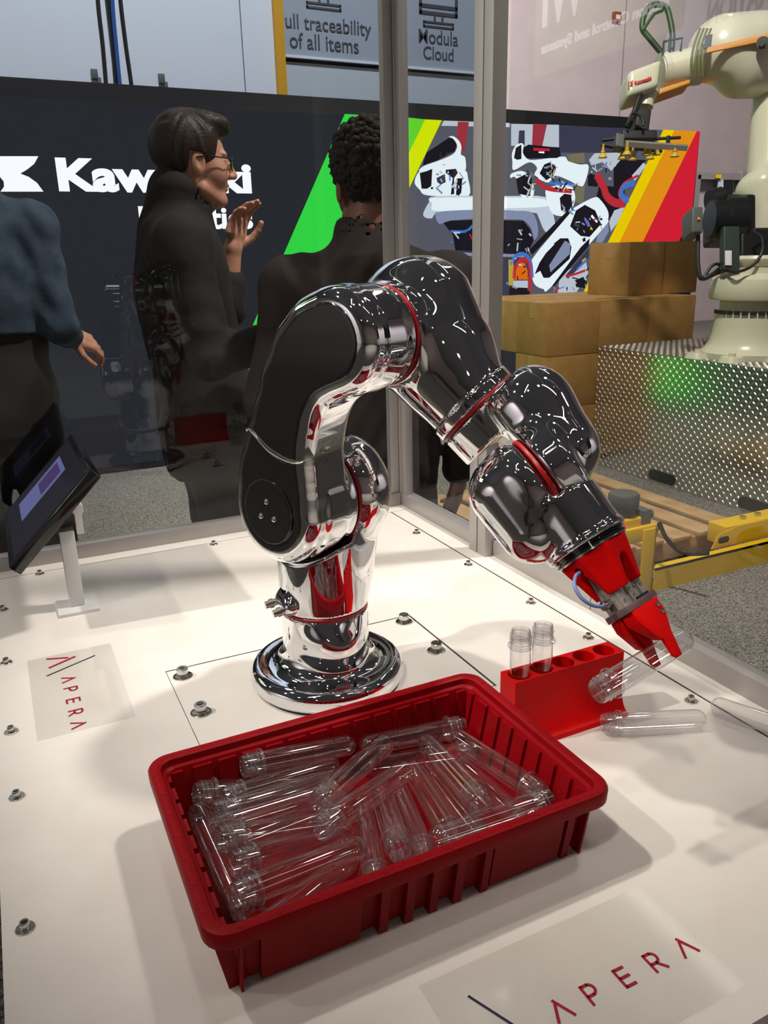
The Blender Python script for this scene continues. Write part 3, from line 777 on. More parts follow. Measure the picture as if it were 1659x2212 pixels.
def seam(p): return p[:, 2] - (0.3585 + 7.0 * (p[:, 0] - 0.045) ** 2)
def f_cover_top(p):
    return extr(np.maximum(ua2(p, -0.0165), -seam(p) + 0.0006), p[:, 1] + 0.0862, 0.0062, 0.004)
def f_cover_low(p):
    return extr(np.maximum(ua2(p, -0.0165), seam(p) + 0.0006), p[:, 1] + 0.0862, 0.0062, 0.004)
rpart('arm_cover', f_cover_top, (-.06, -.097, .34), (.18, -.075, .56), 0.0026, M_black)
rpart('shoulder_cover', f_cover_low, (-.075, -.097, .21), (.075, -.075, .40), 0.0026, M_black)
MB().lathe([(0.0, 0.0), (0.041, 0.0), (0.0425, 0.0008), (0.0425, 0.003), (0, 0.003)], (0, -0.0932, J2[1]), (0, -1, 0), n=64).obj('cap_disc', M_black, arm, local=True)
MB().lathe([(0.0428, 0.0), (0.0440, 0.0), (0.0440, 0.0022), (0.0428, 0.0022)], (0, -0.0932, J2[1]), (0, -1, 0), n=64, closed=True).obj('cap_ring', M_chrome, arm, local=True)
for a in (90, 210, 330):
    x, z = 0.0145 * math.cos(math.radians(a)), J2[1] + 0.0145 * math.sin(math.radians(a))
    MB().lathe([(0.0042, 0.0), (0.0036, 0.0016), (0.002, 0.0024), (0.0, 0.0026)], (x, -0.0962, z), (0, -1, 0), n=16).obj('cap_screw', M_steel, arm, local=True)
for x, y, z in ((0.109, -0.030, 0.568), (0.1715, -0.03, 0.474)):
    q = Vector((x - J3[0], 0, z - J3[1])).normalized(); q0 = Vector((J3[0], y, J3[1])) + q * 0.0605
    MB().lathe([(0.0062, 0.0), (0.0062, 0.0018), (0.0035, 0.0018), (0.003, 0.0006), (0, 0.0006)], q0, q, n=20).obj('arm_screw', M_steel, arm, local=True)

wire = [(-0.062, -0.052, 0.374), (-0.052, -0.076, 0.384), (-0.030, -0.0905, 0.390), (0.002, -0.094, 0.371), (0.023, -0.0942, 0.3628), (0.044, -0.0942, 0.359), (0.062, -0.0925, 0.3595), (0.069, -0.080, 0.364), (0.071, -0.060, 0.371)]
MB().tube(smooth_path(wire, 6), 0.0011, 6).obj('clamp_wire', M_steel, arm, local=True)
MB().box((0.0715, -0.058, 0.371), (0.008, 0.016, 0.006)).obj('wire_clip', M_steel, arm, bevel=0.0015, local=True)

# forearm: elbow shell and tube
W0 = V3((0.2115,0.08,0.4129)); E0 = V3((0.126, 0.052, 0.499)); fa = nrm(W0 - E0)
def f_fore(p):
    el = extr(smin(s_cap(p[:, [0, 2]], (0.112, 0.514), (0.150, 0.476), 0.086, 0.070), s_cap(p[:, [0, 2]], (0.118, 0.508), (0.119, 0.508), 0.06), 0.02), p[:, 1] - 0.084, 0.052, 0.044)
    root = s_cyl(p, (J3[0], 0.0030, J3[1]), (J3[0], 0.07, J3[1]), 0.0608, 0.003)
    el = smin(el, root, 0.016)
    t = s_cap(p, E0 + fa * 0.02, W0 - fa * 0.002, 0.058, 0.0560)
    d = smin(el, t, 0.022)
    flare = s_cyl(p, W0 - fa * 0.018, W0 - fa * 0.0045, 0.0592, 0.002)
    d = smin(d, flare, 0.004)
    return np.maximum(np.maximum(d, (p - (W0 - fa * 0.0045)) @ fa), 0.0030 - p[:, 1])
rpart('forearm', f_fore, (-.01, .0, .36), (.31, .145, .61), 0.003, M_chrome)
seal_ring(W0 - fa * 0.0022, W0, 0.0580, 0.0055)

# wrist: collar and outer joint shell, inner joint shell, flange cylinder
WR = V3((0.3334,0.018,0.3575)); n5 = nrm((-0.56, -0.64, -0.53)); g = nrm((0.69, -0.05, -0.72))
rl = V3((0.7653,0.6432,-0.0227)); ul = V3((-0.1801,0.248,0.9519))
O6 = WR - n5 * 0.008 - rl * 0.012 + ul * 0.009 + g * 0.009
Ac = WR - n5 * 0.044; Bc = WR + n5 * 0.036
def f_w1(p):
    col = s_cyl(p, W0 + fa * 0.0005, W0 + fa * 0.040, 0.0580, 0.003)
    A0, A1 = V3((0.2947,0.065,0.4265)), V3((0.3358,0.055,0.3841))
    sh = s_cap(p, A0, A1, 0.047, 0.047)
    br = s_cap(p, W0 + fa * 0.02 - n5 * 0.012, A0, 0.042, 0.043)
    d = smin(br, sh, 0.02)
    d = smin(d, s_cyl(p, WR - n5 * 0.040, WR - n5 * 0.001, 0.053, 0.012), 0.018)
    d = smax(d, (p - WR) @ n5 + 0.0025, 0.006)
    d = smin(d, col, 0.014)
    cut = s_cap(p, WR + n5 * 0.05 - g * 0.010, WR + n5 * 0.05 + g * 0.16, 0.056)
    d = smax(d, -cut, 0.006)
    return np.maximum(d, -((p - W0) @ fa) + 0.0005)
def bb(pts, r_):
    a = np.array(pts); return a.min(0) - r_, a.max(0) + r_
lo_, hi__ = bb([W0, Ac, Ac + g * 0.08, Ac - g * 0.05], 0.075)
rpart('wrist_shell', f_w1, lo_, hi__, 0.003, M_chrome)
def f_w2(p):
    B0, B1 = Bc - g * 0.008, Bc + g * 0.042
    sh = s_cap(p, B0, B1, 0.045, 0.040)
    disc = s_cyl(p, WR + n5 * 0.0025, WR + n5 * 0.03, 0.052, 0.012)
    j6 = s_cyl(p, O6 + g * 0.036, O6 + g * 0.094, 0.0455, 0.006)
    d = smin(sh, disc, 0.02)
    d = smax(d, -((p - WR) @ n5) + 0.0025, 0.003)
    d = smin(d, j6, 0.008)
    lipc = s_cyl(p, O6 + g * 0.088, O6 + g * 0.096, 0.0475, 0.003)
    return smin(d, lipc, 0.003)
lo_, hi__ = bb([Bc, Bc - g * 0.03, Bc + g * 0.05, O6 + g * 0.1, WR], 0.065)
rpart('wrist_joint', f_w2, lo_, hi__, 0.003, M_chrome)
seal_ring(WR, WR + n5, 0.0515, 0.0050)
MB().lathe([(0.0, 0.0), (0.0435, 0.0), (0.0435, 0.003), (0.0415, 0.003), (0.0415, 0.0055), (0.0435, 0.0055), (0.0435, 0.0075), (0.0, 0.0075)], tuple(O6 + g * 0.0955), tuple(g), n=48).obj('tool_flange', M_black, arm, local=True)
MB().lathe([(0.0, 0.0), (0.0415, 0.0), (0.0415, 0.0022), (0.0, 0.0022)], tuple(O6 + g * 0.1028), tuple(g), n=48).obj('flange_plate', M_steel, arm, local=True)

# gripper: tw along the held tube, gc the closing direction
fl = V3((-0.6179,0.7244,-0.3057))
tn = nrm(0.90 * (-0.93 * rl - 0.37 * ul) - 0.44 * fl)
gcr = 0.55 * (0.94 * rl + 0.33 * ul) - 0.84 * fl; gc = -nrm(gcr - g * (gcr @ g)); tw = np.cross(gc, g)
def gp(c, t, s): return O6 + gc * c + tw * t + g * s
Rg = np.stack([gc, tw, g], 1)
hl = nrm(-rl * 0.85 - fl * 0.45); hl = nrm(hl - g * (hl @ g))
def f_adapt(p):
    q = (p - O6) @ Rg; s = q[:, 2]
    k = np.clip((s - 0.105) / 0.048, 0, 1)
    rr = np.hypot(q[:, 0], q[:, 1])
    cone = np.maximum(rr - (0.0415 - 0.013 * k ** 1.4), np.abs(s - 0.129) - 0.024)
    octa = np.max(np.stack([np.abs(q[:, 0] * math.cos(a) + q[:, 1] * math.sin(a)) for a in (0, math.pi / 4, math.pi / 2, math.pi * 3 / 4)]), 0) - (0.0395 - 0.0125 * k)
    d = np.maximum(cone, octa)
    for ax_ in (0, 1):
        oth = q[:, 1 - ax_]
        slot = np.hypot(oth, np.minimum(s - 0.128, 0)) - (0.0052 + 0.0030 * np.clip((s - 0.125) / 0.02, 0, 1))
        d = smax(d, -np.maximum(slot, np.abs(q[:, ax_]) * -1 + 0.010), 0.002)
    d = np.maximum(d, -s_cap(p, O6 + hl * 0.030 + g * 0.117, O6 + hl * 0.06 + g * 0.117, 0.0050))
    return d * 0.8
lo_, hi__ = bb([gp(0, 0, 0.105), gp(0, 0, 0.155)], 0.045)
rpart('gripper_adapter', f_adapt, lo_, hi__, 0.0018, M_print)
RM = Matrix(((gc[0], tw[0], g[0]), (gc[1], tw[1], g[1]), (gc[2], tw[2], g[2])))
gb = MB()
def gbox(mb, c, d): mb.box(tuple(gp(*c)), d, RM)
gbox(gb, (0, 0, 0.142), (0.022, 0.040, 0.062))
for t in (-0.0165, 0.0, 0.0165): gbox(gb, (-0.0120, t, 0.142), (0.004, 0.0085, 0.062)); gbox(gb, (0.0120, t, 0.142), (0.004, 0.0085, 0.062))
for c in (-0.0075, 0.0075): gbox(gb, (c, 0.0215, 0.142), (0.006, 0.004, 0.062)); gbox(gb, (c, -0.0215, 0.142), (0.006, 0.004, 0.062))
gb.obj('gripper_body', M_gal, arm, bevel=0.0007, local=True)
for t, s in ((0.0165, 0.166), (0.0165, 0.152), (0.0, 0.158), (0.0, 0.166), (-0.0165, 0.150), (-0.0165, 0.160), (-0.008, 0.156)):
    q = gp(-0.0142, t, s)
    MB().lathe([(0.0018, 0), (0.0018, 0.0006), (0.0009, 0.0006), (0.0, 0.0)], tuple(q), tuple(-gc), n=12).obj('screw', M_steel, arm, local=True)
jp = MB(); gbox(jp, (0, 0, 0.1755), (0.036, 0.050, 0.0075)); jp.obj('jaw_plate', M_jaw, arm, bevel=0.0008, local=True)
sl = MB(); gbox(sl, (-0.012, -0.008, 0.1715), (0.010, 0.018, 0.004)); sl.obj('jaw_slide', M_dark, arm, local=True)
def finger(sg):
    mb = MB(); s0 = 0.1795
    outl = [(-0.0225, s0), (0.0225, s0), (0.0235, s0 + 0.012), (0.0125, s0 + 0.036), (0.0062, s0 + 0.040), (0.0070, s0 + 0.058), (0.0035, s0 + 0.0625), (-0.003, s0 + 0.0625), (-0.0062, s0 + 0.052), (-0.0105, s0 + 0.037), (-0.0215, s0 + 0.017)]
    n = len(outl)
    def cc(s, o):   # inner and outer offset of a finger from the mid plane
        k = min(max((s - s0) / 0.040, 0), 1)
        return (0.0016 + 0.0124 * max(0, min(1, (s - s0 - 0.026) / 0.013))) if o == 0 else (0.0190 + 0.0005 * k)
    vs = [tuple(gp(sg * cc(s, 0), t, s)) for t, s in outl] + [tuple(gp(sg * cc(s, 1), t * 0.93, s)) for t, s in outl]
    fs = [tuple(range(n)), tuple(range(n, 2 * n))] + [(i, (i + 1) % n, n + (i + 1) % n, n + i) for i in range(n)]
    mb.add(vs, fs)
    o = mb.obj('gripper_finger', M_print, arm, bevel=0.0012, local=True)
    for t, s in ((-0.0150, s0 + 0.007), (-0.0150, s0 + 0.0155)):
        q = gp(sg * 0.0188, t, s)
        w = MB().lathe([(0.0029, 0), (0.0029, 0.0012), (0.0016, 0.0012), (0.0, 0.0004)], tuple(q), tuple(gc * sg), n=16).mesh('finger_screw'); w.materials.append(M_steel)
        so = bpy.data.objects.new('finger_screw', w); COL.objects.link(so); so.parent = o
finger(-1); finger(1)
fit = O6 + hl * 0.0215 + g * 0.160
MB().cyl(tuple(fit), tuple(fit + hl * 0.009), 0.0042, n=14).cyl(tuple(fit + hl * 0.009), tuple(fit + hl * 0.0135), 0.0052, n=14).obj('hose_fitting', M_steel, arm, local=True)
hs = [O6 + hl * 0.032 + g * 0.117, O6 + hl * 0.044 + g * 0.119, O6 + hl * 0.0535 + g * 0.128, O6 + hl * 0.0545 + g * 0.141, O6 + hl * 0.047 + g * 0.153, O6 + hl * 0.036 + g * 0.1595, tuple(fit + hl * 0.011)]
MB().tube(smooth_path(hs, 8), 0.0021, 10).obj('air_hose', M_hoseblue, arm, local=True)

# the tube held in the fingers
hm = gp(0, 0, 0.2275); wm = np.array(world_of(arm))
def a2w(v): return Vector((wm[:3, :3] @ V3(v)) + wm[:3, 3])
hm = hm + g * 0.004 + tn * 0.022
preform(a2w(hm + tn * 0.0745), a2w(hm - tn * 0.0635), 'clear tube gripped by the red fingers of the robot arm')

# ================================================================== LIGHT WALL (booth display behind the cell)
YD = 5.845
disp = thing('display_wall', 'huge dark display wall with white lettering and coloured diagonal stripes', 'display', (1.9, YD + 0.1, FLOOR))
xl, xr = -2.6, 6.05
ztop = lambda x: 1.585
MB().add([(xl, YD + 0.004, FLOOR), (xr, YD + 0.004, FLOOR), (xr, YD + 0.004, 1.595), (xl, YD + 0.004, 1.595), (xl, YD + 0.22, FLOOR), (xr, YD + 0.22, FLOOR), (xr, YD + 0.22, 1.595), (xl, YD + 0.22, 1.595)],
         [(0, 1, 2, 3), (5, 4, 7, 6), (4, 0, 3, 7), (1, 5, 6, 2), (3, 2, 6, 7), (4, 5, 1, 0)]).obj('display_case', M_dark, disp)
MB().span((xl, YD + 0.08, 1.595), (xr - 0.55, YD + 0.25, 1.70)).obj('top_cover', M_dark, disp)
G = {k: glow('screen_' + k, v, s) for k, v, s in (
    ('charcoal', (40, 43, 48), 1), ('white', (252, 253, 255), 1.15), ('green', (52, 222, 70), 1), ('leaf', (104, 224, 46), 1), ('lime', (226, 244, 0), 1),
    ('yellow', (250, 214, 0), 1), ('orange', (238, 152, 24), 1), ('red', (222, 32, 52), 1), ('navy', (22, 22, 40), 1), ('slate', (92, 94, 104), 1), ('pale', (196, 206, 216), 1),
    ('robot', (236, 247, 250), 1.1), ('ink', (30, 26, 34), 1), ('shade', (138, 148, 178), 1), ('mist', (206, 218, 232), 1), ('dusk', (62, 62, 82), 1), ('maroon', (164, 54, 66), 1), ('cord_red', (196, 48, 58), 1),
    ('cord_blue', (64, 122, 206), 1), ('amber', (236, 112, 16), 1), ('chain', (196, 172, 60), 1), ('violet', (112, 112, 196), 1), ('olive', (124, 118, 92), 1))}
class Flat:
    """shapes shown on the screen: each a thin plate in the plane of the display"""
    lay = 0
def scr(name, pts, key, lay, parent=disp):
    y = YD + 0.002 - 0.0016 * lay
    return MB().prism(pts, (1, 0, 0), (0, 0, 1), (0, 1, 0), (0, 0, 0), y - 0.0012, y).obj(name, G[key], parent)
def scr_line(name, pts, w, key, lay):
    pts = smooth_path([(x, 0, z) for x, z in pts], 5); y = YD + 0.002 - 0.0016 * lay
    mb = MB()
    L_, R_ = [], []
    for i, p in enumerate(pts):
        t = (pts[min(i + 1, len(pts) - 1)] - pts[max(i - 1, 0)]).normalized(); n_ = Vector((-t.z, 0, t.x)) * w / 2
        L_.append((p.x + n_.x, y - 0.001, p.z + n_.z)); R_.append((p.x - n_.x, y - 0.001, p.z - n_.z))
    k = len(pts)
    mb.add(L_ + R_, [(i, i + 1, k + i + 1, k + i) for i in range(k - 1)])
    return mb.obj(name, G[key], disp)
scr('screen', [(xl + 0.03, FLOOR + 0.05), (xr - 0.02, FLOOR + 0.05), (xr - 0.02, 1.578), (xl + 0.03, 1.578)], 'charcoal', 0)
scr('stripe', [(2.5551,1.5857),(3.2154,1.5785),(3.0447,1.2932),(2.9952,-0.6775),(1.4349,-0.513),(1.7516,0.1278)], 'green', 1)
scr('stripe', [(2.995,1.5875),(3.2154,1.5785),(3.0285,1.2701),(2.8149,0.8805),(2.7938,1.2389)], 'leaf', 2)
scr('stripe', [(3.2154,1.5785),(3.3607,1.5785),(2.3033,-0.2389),(2.1311,-0.2251)], 'lime', 3)
scr('photo_picture', [(3.3607,1.5785),(5.6065,1.5995),(5.0571,0.6724),(4.9902,-0.0342),(2.4826,0.1042)], 'slate', 4)
scr('stripe', [(5.6009,1.6011),(5.7285,1.6024),(4.8721,0.1349),(4.7417,0.1408)], 'yellow', 5)
scr('stripe', [(5.7285,1.6024),(5.9977,1.6054),(5.1299,0.1026),(4.8721,0.1349)], 'orange', 5)
scr('stripe', [(5.9977,1.6054),(6.0374,1.6051),(6.0285,0.8835),(5.5558,0.1037),(5.1299,0.1026)], 'red', 5)
scr('stripe', [(6.0285,0.8835),(6.1193,0.0347),(5.5558,0.1037)], 'navy', 5)
def Z3(*p): pass
pic = [
 ('pale', [(3.377,1.576),(3.9805,1.5856),(3.9815,1.5555),(3.3525,1.5395)]), ('maroon', [(3.5007,1.5749),(3.601,1.576),(3.5611,1.3567),(3.485,1.3942)]), ('pale', [(3.994,1.5795),(4.4636,1.5924),(4.4727,1.4255),(3.9989,1.4207)]),
 ('maroon', [(4.2048,1.5884),(4.3424,1.5908),(4.3037,1.4271),(4.2021,1.4307)]), ('dusk', [(4.0713,1.5354),(4.1252,1.5376),(4.1293,1.4283),(4.066,1.4263)]), ('dusk', [(4.4687,1.5857),(5.4302,1.5999),(5.2949,1.37),(4.9332,1.3966),(4.4797,1.3834)]),
 ('olive', [(4.5523,1.3678),(4.7352,1.3909),(4.7503,1.3121),(4.604,1.3085)]), ('olive', [(4.6525,1.1542),(4.7622,1.1375),(4.7522,0.9896),(4.6619,1.0039)]),
 ('ink', [(3.1969,1.2873),(3.2216,1.3468),(3.3319,1.4089),(3.4183,1.4576),(3.4639,1.4527),(3.4891,1.4141),(3.4726,1.364),(3.3316,1.3006),(3.1885,1.2544)]),
 ('robot', [(3.4183,1.4642),(3.4597,1.4689),(3.5099,1.4379),(3.5312,1.3956),(3.5274,1.3424),(3.5656,1.3201),(3.5623,1.2225),(3.4188,1.2296),(3.3895,1.2656),(3.3315,1.2543),(3.1597,1.2143),(3.1965,1.2513),(3.3316,1.294),(3.4519,1.3403),(3.4893,1.3844),(3.4891,1.4141),(3.4556,1.4524)]),
 ('robot', [(3.1144,1.1344),(3.1597,1.2143),(3.2698,1.2397),(3.3895,1.2623),(3.5579,1.2326),(3.5927,1.1723),(3.5985,1.0389),(3.352,1.0368),(3.2029,1.0456),(3.1583,1.0819)]),
 ('ink', [(3.1596,1.2011),(3.2206,1.2156),(3.2698,1.2331),(3.2609,1.1099),(3.2238,1.0893),(3.1747,1.0887)]), ('dusk', [(3.3065,1.1674),(3.3812,1.1988),(3.3896,1.1386),(3.3437,1.1211),(3.3147,1.1374)]),
 ('ink', [(3.3896,1.229),(3.4817,1.2377),(3.4987,1.2078),(3.4651,1.1701),(3.4657,1.0548),(3.436,1.0477),(3.4525,1.1699),(3.3896,1.2056)]), ('ink', [(3.4905,1.1672),(3.5414,1.1714),(3.5294,1.0794),(3.5125,1.0416),(3.4827,1.0482)]),
 ('mist', [(3.1852,0.8969),(3.2396,0.992),(3.3061,1.0364),(3.9067,1.0416),(4.3501,1.0382),(4.4274,0.9257),(4.458,0.8001),(4.3632,0.7637),(4.281,0.8891),(4.2422,0.9146),(3.9912,0.9323),(3.6606,0.9352),(3.3308,0.9208),(3.2596,0.8729)]),
 ('robot', [(3.2853,1.0227),(3.907,1.031),(4.3224,1.0235),(4.3631,0.9657),(3.9907,0.9501),(3.6605,0.9422),(3.2932,0.9276),(3.2685,0.982)]),
 ('shade', [(3.2931,0.9003),(3.3308,0.9208),(3.6606,0.9352),(3.9913,0.9287),(4.1854,0.9254),(4.2582,0.8709),(4.2868,0.757),(4.2511,0.7019),(4.2143,0.7907),(4.132,0.8567),(3.9933,0.8643),(3.6615,0.8686),(3.4196,0.8553),(3.3306,0.8314)]),
 ('ink', [(3.3686,0.8382),(3.4366,0.8552),(3.6616,0.8616),(4.1322,0.853),(4.2051,0.7834),(4.2419,0.6946),(4.1886,0.6026),(4.0013,0.595),(3.485,0.605),(3.4541,0.7469)]),
 ('dusk', [(3.4848,0.6335),(4.0013,0.595),(4.1886,0.6026),(4.2496,0.5076),(4.1161,0.2461),(3.5621,0.2687)]), ('shade', [(3.4936,0.6155),(4.1514,0.5847),(4.1522,0.5623),(3.4938,0.5905)]),
 ('amber', [(3.4939,0.5727),(3.5331,0.579),(3.5513,0.5066),(3.5164,0.4714)]), ('amber', [(4.0451,0.3854),(4.0521,0.4602),(4.1016,0.5262),(4.1586,0.5174),(4.1896,0.4526),(4.1924,0.3806)]), ('pale', [(4.0453,0.3778),(4.1927,0.373),(4.1999,0.3118),(4.0378,0.3177)]),
 ('ink', [(4.0093,0.3263),(4.2095,0.3114),(4.2219,0.2418),(4.0021,0.2508)]),
 ('robot', [(4.0007,1.3626),(4.0347,1.4218),(4.0881,1.4407),(4.1113,1.4243),(4.1041,1.3725),(4.1467,1.3287),(4.2251,1.3203),(4.4958,1.352),(4.5441,1.3427),(4.5696,1.3184),(4.6875,1.2962),(4.771,1.2981),(4.7797,1.2438),(4.7421,1.1409),(4.6983,1.1293),(4.5783,1.1712),(4.4369,1.2047),(4.3685,1.1499),(4.2301,1.201),(4.2508,1.2613),(4.1706,1.3015),(4.0226,1.2389),(4.0072,1.2974)]),
 ('ink', [(4.0197,1.3288),(4.0353,1.4048),(4.0884,1.4304),(4.0922,1.3238),(4.0517,1.3158)]), ('ink', [(4.1119,1.4072),(4.1564,1.4327),(4.4683,1.4183),(4.4858,1.3589),(4.4488,1.3402),(4.1467,1.3287),(4.1089,1.3657)]),
 ('red', [(4.203,1.41),(4.3699,1.4082),(4.3708,1.3908),(4.2084,1.3894)]), ('white', [(4.2594,1.384),(4.315,1.3856),(4.3156,1.3717),(4.2598,1.3735)]), ('ink', [(4.2759,1.2195),(4.3195,1.2875),(4.3749,1.3065),(4.4429,1.2726),(4.4227,1.2045),(4.344,1.1674)]),
 ('ink', [(4.777,1.211),(4.8105,1.2299),(4.8983,1.1948),(4.8884,1.1244),(4.7826,1.1304)]), ('robot', [(4.0008,1.2142),(4.1184,1.2304),(4.2091,1.1475),(4.2136,1.0371),(4.1024,1.0362),(4.0426,1.1801),(3.9884,1.1791)]), ('ink', [(4.0429,1.1731),(4.151,1.2171),(4.2091,1.1475),(4.1808,1.044),(4.0694,1.0607)]),
 ('robot', [(4.3389,1.0742),(4.3938,1.118),(4.5802,1.1386),(4.6263,1.1028),(4.6511,1.0186),(4.5938,0.9074),(4.4971,0.8889),(4.4033,0.9257)]), ('ink', [(4.4893,1.0321),(4.5359,1.0653),(4.6045,1.0586),(4.6241,0.9778),(4.5787,0.9148),(4.5092,0.9332)]),
 ('pale', [(4.7784,1.3345),(4.8341,1.3865),(5.1361,1.4025),(5.1206,1.3433),(5.0257,1.2525),(4.9241,1.32),(4.8062,1.2917)]), ('ink', [(5.0491,1.2789),(5.1206,1.3433),(5.2918,1.3477),(5.4078,1.3506),(5.3284,1.2399),(5.2459,1.1631),(5.1861,1.1283),(5.1877,0.9918),(5.0309,0.8694),(4.9901,0.9265),(4.9472,1.0169),(5.0616,1.1267)]),
 ('ink', [(4.9024,1.1394),(5.0616,1.1267),(4.9903,0.9908),(5.037,0.8579),(4.9528,0.8771),(4.879,1.0463)]), ('pale', [(5.2565,1.2198),(5.3782,1.3274),(5.4123,1.3057),(5.2923,1.1752)]), ('pale', [(5.0827,0.9342),(5.2006,0.9651),(5.1326,0.8383),(5.0604,0.7616),(5.0333,0.8387)]),
 ('pale', [(4.5234,0.4048),(4.793,0.5333),(4.8319,0.4151),(4.7089,0.2537),(4.5061,0.2615)]), ('ink', [(4.682,0.357),(4.7773,0.3853),(4.8256,0.3562),(4.7991,0.2899),(4.7059,0.3012)]), ('dusk', [(4.5786,0.3992),(4.8273,0.6294),(4.8238,0.5326),(4.6101,0.3749)]), ('chain', [(4.7526,0.5264),(4.7919,0.5488),(4.8048,0.5097),(4.7654,0.4873)]), ('shade', [(4.9203,0.7628),(5.0171,0.8464),(5.0342,0.7618),(4.9686,0.6697),(4.8962,0.6707)]),
 ('ink', [(4.1879,0.6212),(4.5868,0.9444),(4.618,0.9148),(4.2226,0.5833)]),
 ('robot', [(4.8492,1.0386),(4.9218,1.0167),(5.005,0.9341),(5.0159,0.8617),(4.965,0.7854),(4.4338,0.3148),(4.3509,0.2985),(4.2566,0.3403),(4.2188,0.4405),(4.224,0.5496),(4.6032,0.9148),(4.6498,0.9594)]),
 ('ink', [(4.753,0.9784),(4.8669,0.9338),(4.9414,0.8238),(4.8212,0.7178),(4.7244,0.7265),(4.6047,0.8067),(4.6614,0.9335)]), ('ink', [(4.4075,0.6475),(4.5068,0.71),(4.5907,0.709),(4.6298,0.6364),(4.6155,0.541),(4.4055,0.3891),(4.3467,0.391),(4.31,0.4493),(4.2531,0.4243),(4.2975,0.514)]),
 ('shade', [(4.5571,0.6905),(4.6182,0.6632),(4.6132,0.5794),(4.418,0.4348),(4.4004,0.4926)]), ('robot', [(4.2937,0.6006),(4.4101,0.6924),(4.4457,0.6619),(4.3196,0.5588)]), ('ink', [(4.7304,0.6348),(4.822,0.7063),(4.8163,0.6411),(4.4681,0.3214),(4.4338,0.3148)]),
 ('violet', [(4.7545,0.8812),(4.8024,0.8434),(4.8253,0.8054),(4.7954,0.798),(4.7507,0.8624)]), ('white', [(4.8338,0.8999),(4.899,0.843),(4.8896,0.8317),(4.8197,0.8849)]), ('yellow', [(4.8306,0.8016),(4.8528,0.7748),(4.8169,0.7789)]), ('dusk', [(4.6423,0.8402),(4.7038,0.8136),(4.705,0.7948),(4.6442,0.8102)]), ('ink', [(4.741,0.7034),(4.7706,0.7145),(4.7778,0.6839),(4.7479,0.6766)]),
]
for i, (k, pts) in enumerate(pic):
    if k in ('robot', 'mist', 'shade') and len(pts) > 5:      # rounded outlines
        q = [(x, 0, z) for x, z in pts]; c_ = smooth_path(q[-2:] + q + q[:2], 4)
        pts = [(p.x, p.z) for p in c_[8:8 + 4 * len(q)]]
    scr('picture_shape', pts, k, 5 + 0.35 * (i + 1))
rnd = random.Random(11)
for key, n_, zones in (('pale', 60, 0), ('ink', 60, 0), ('shade', 60, 0), ('cord_red', 8, 0), ('cord_blue', 9, 0), ('chain', 6, 0)):
    mb = MB()        # small bright and dark fittings of the pictured machines
    for _ in range(n_):
        (xa, za), (xb, zb) = rnd.choice([[(3.241,1.2094),(3.5553,1.0523)],[(3.4068,0.8449),(4.1974,0.621)],[(3.5596,0.5605),(4.1626,0.2826)],[(4.788,1.3383),(5.0522,1.1788)],[(3.4068,0.8449),(4.1974,0.621)],[(4.3629,1.1677),(4.6564,1.0921)],[(4.7165,0.535),(4.8898,0.2546)],[(4.4499,0.3877),(4.8381,0.2486)],[(4.037,1.2149),(4.2275,1.0408)],[(4.5119,1.0614),(4.618,0.9148)],[(3.5596,0.5605),(4.1626,0.2826)],[(4.2867,1.2903),(4.4484,1.1691)],[(4.6663,0.9335),(4.932,0.7435)],[(3.4938,0.5798),(3.6508,0.3392)]])
        x, z = rnd.uniform(xa, xb), rnd.uniform(zb, za); a = rnd.uniform(0, math.pi); l, w = rnd.uniform(0.012, 0.07), rnd.uniform(0.006, 0.016)
        d1, d2 = (math.cos(a) * l / 2, math.sin(a) * l / 2), (-math.sin(a) * w / 2, math.cos(a) * w / 2)
        y = YD + 0.002 - 0.0016 * 33 - rnd.uniform(0, 0.002)
        mb.add([(x + d1[0] * i_ + d2[0] * j_, y, z + d1[1] * i_ + d2[1] * j_) for i_, j_ in ((-1, -1), (1, -1), (1, 1), (-1, 1))], [(0, 1, 2, 3)])
    ob = mb.obj('picture_details', G[key], disp); ob['kind'] = 'stuff'
LL = 5 + 0.35 * (len(pic) + 2)
for k, w, pts in (('cord_red', 0.035, [(4.0355,0.3932),(4.0467,0.4828),(4.1104,0.5446),(4.1774,0.5244),(4.2044,0.4409),(4.196,0.2889)]), ('cord_blue', 0.03, [(3.9992,0.51),(4.0622,0.5828),(4.142,0.5849),(4.2012,0.5238),(4.2254,0.3948)]), ('chain', 0.05, [(4.0027,0.547),(4.0089,0.3414)]), ('cord_blue', 0.03, [(3.5161,0.5075),(3.5596,0.5605),(3.6216,0.5374),(3.64,0.4862),(3.5827,0.4514)]), ('chain', 0.045, [(3.573,0.5386),(3.5609,0.4156),(3.5705,0.3347)]),
                  ('cord_red', 0.035, [(4.2312,1.1762),(4.2797,1.1343),(4.3709,1.0997),(4.6029,1.0842)]), ('cord_blue', 0.025, [(4.3685,1.1499),(4.5802,1.1386),(4.6154,1.1209)]), ('cord_red', 0.07, [(4.8562,1.2198),(4.939,1.1251),(4.9804,1.0509),(5.0722,0.9988),(5.1877,0.9918)]), ('cord_blue', 0.05, [(5.2828,1.1637),(5.16,1.128),(5.1389,1.0712),(5.1847,1.0261),(5.232,1.0264)]), ('cord_red', 0.02, [(5.3197,1.2209),(5.1877,1.1698),(5.1392,1.1277),(5.1129,1.0709),(5.1497,1.0068)]), ('cord_blue', 0.02, [(4.6966,0.4502),(4.8032,0.5331)]), ('cord_red', 0.02, [(4.5788,0.3953),(4.6787,0.4118),(4.789,0.4399)]), ('cord_blue', 0.02, [(3.4197,0.7753),(3.5577,0.7741),(3.6227,0.8159)])):
    scr_line('picture_cord', pts, w, k, LL)
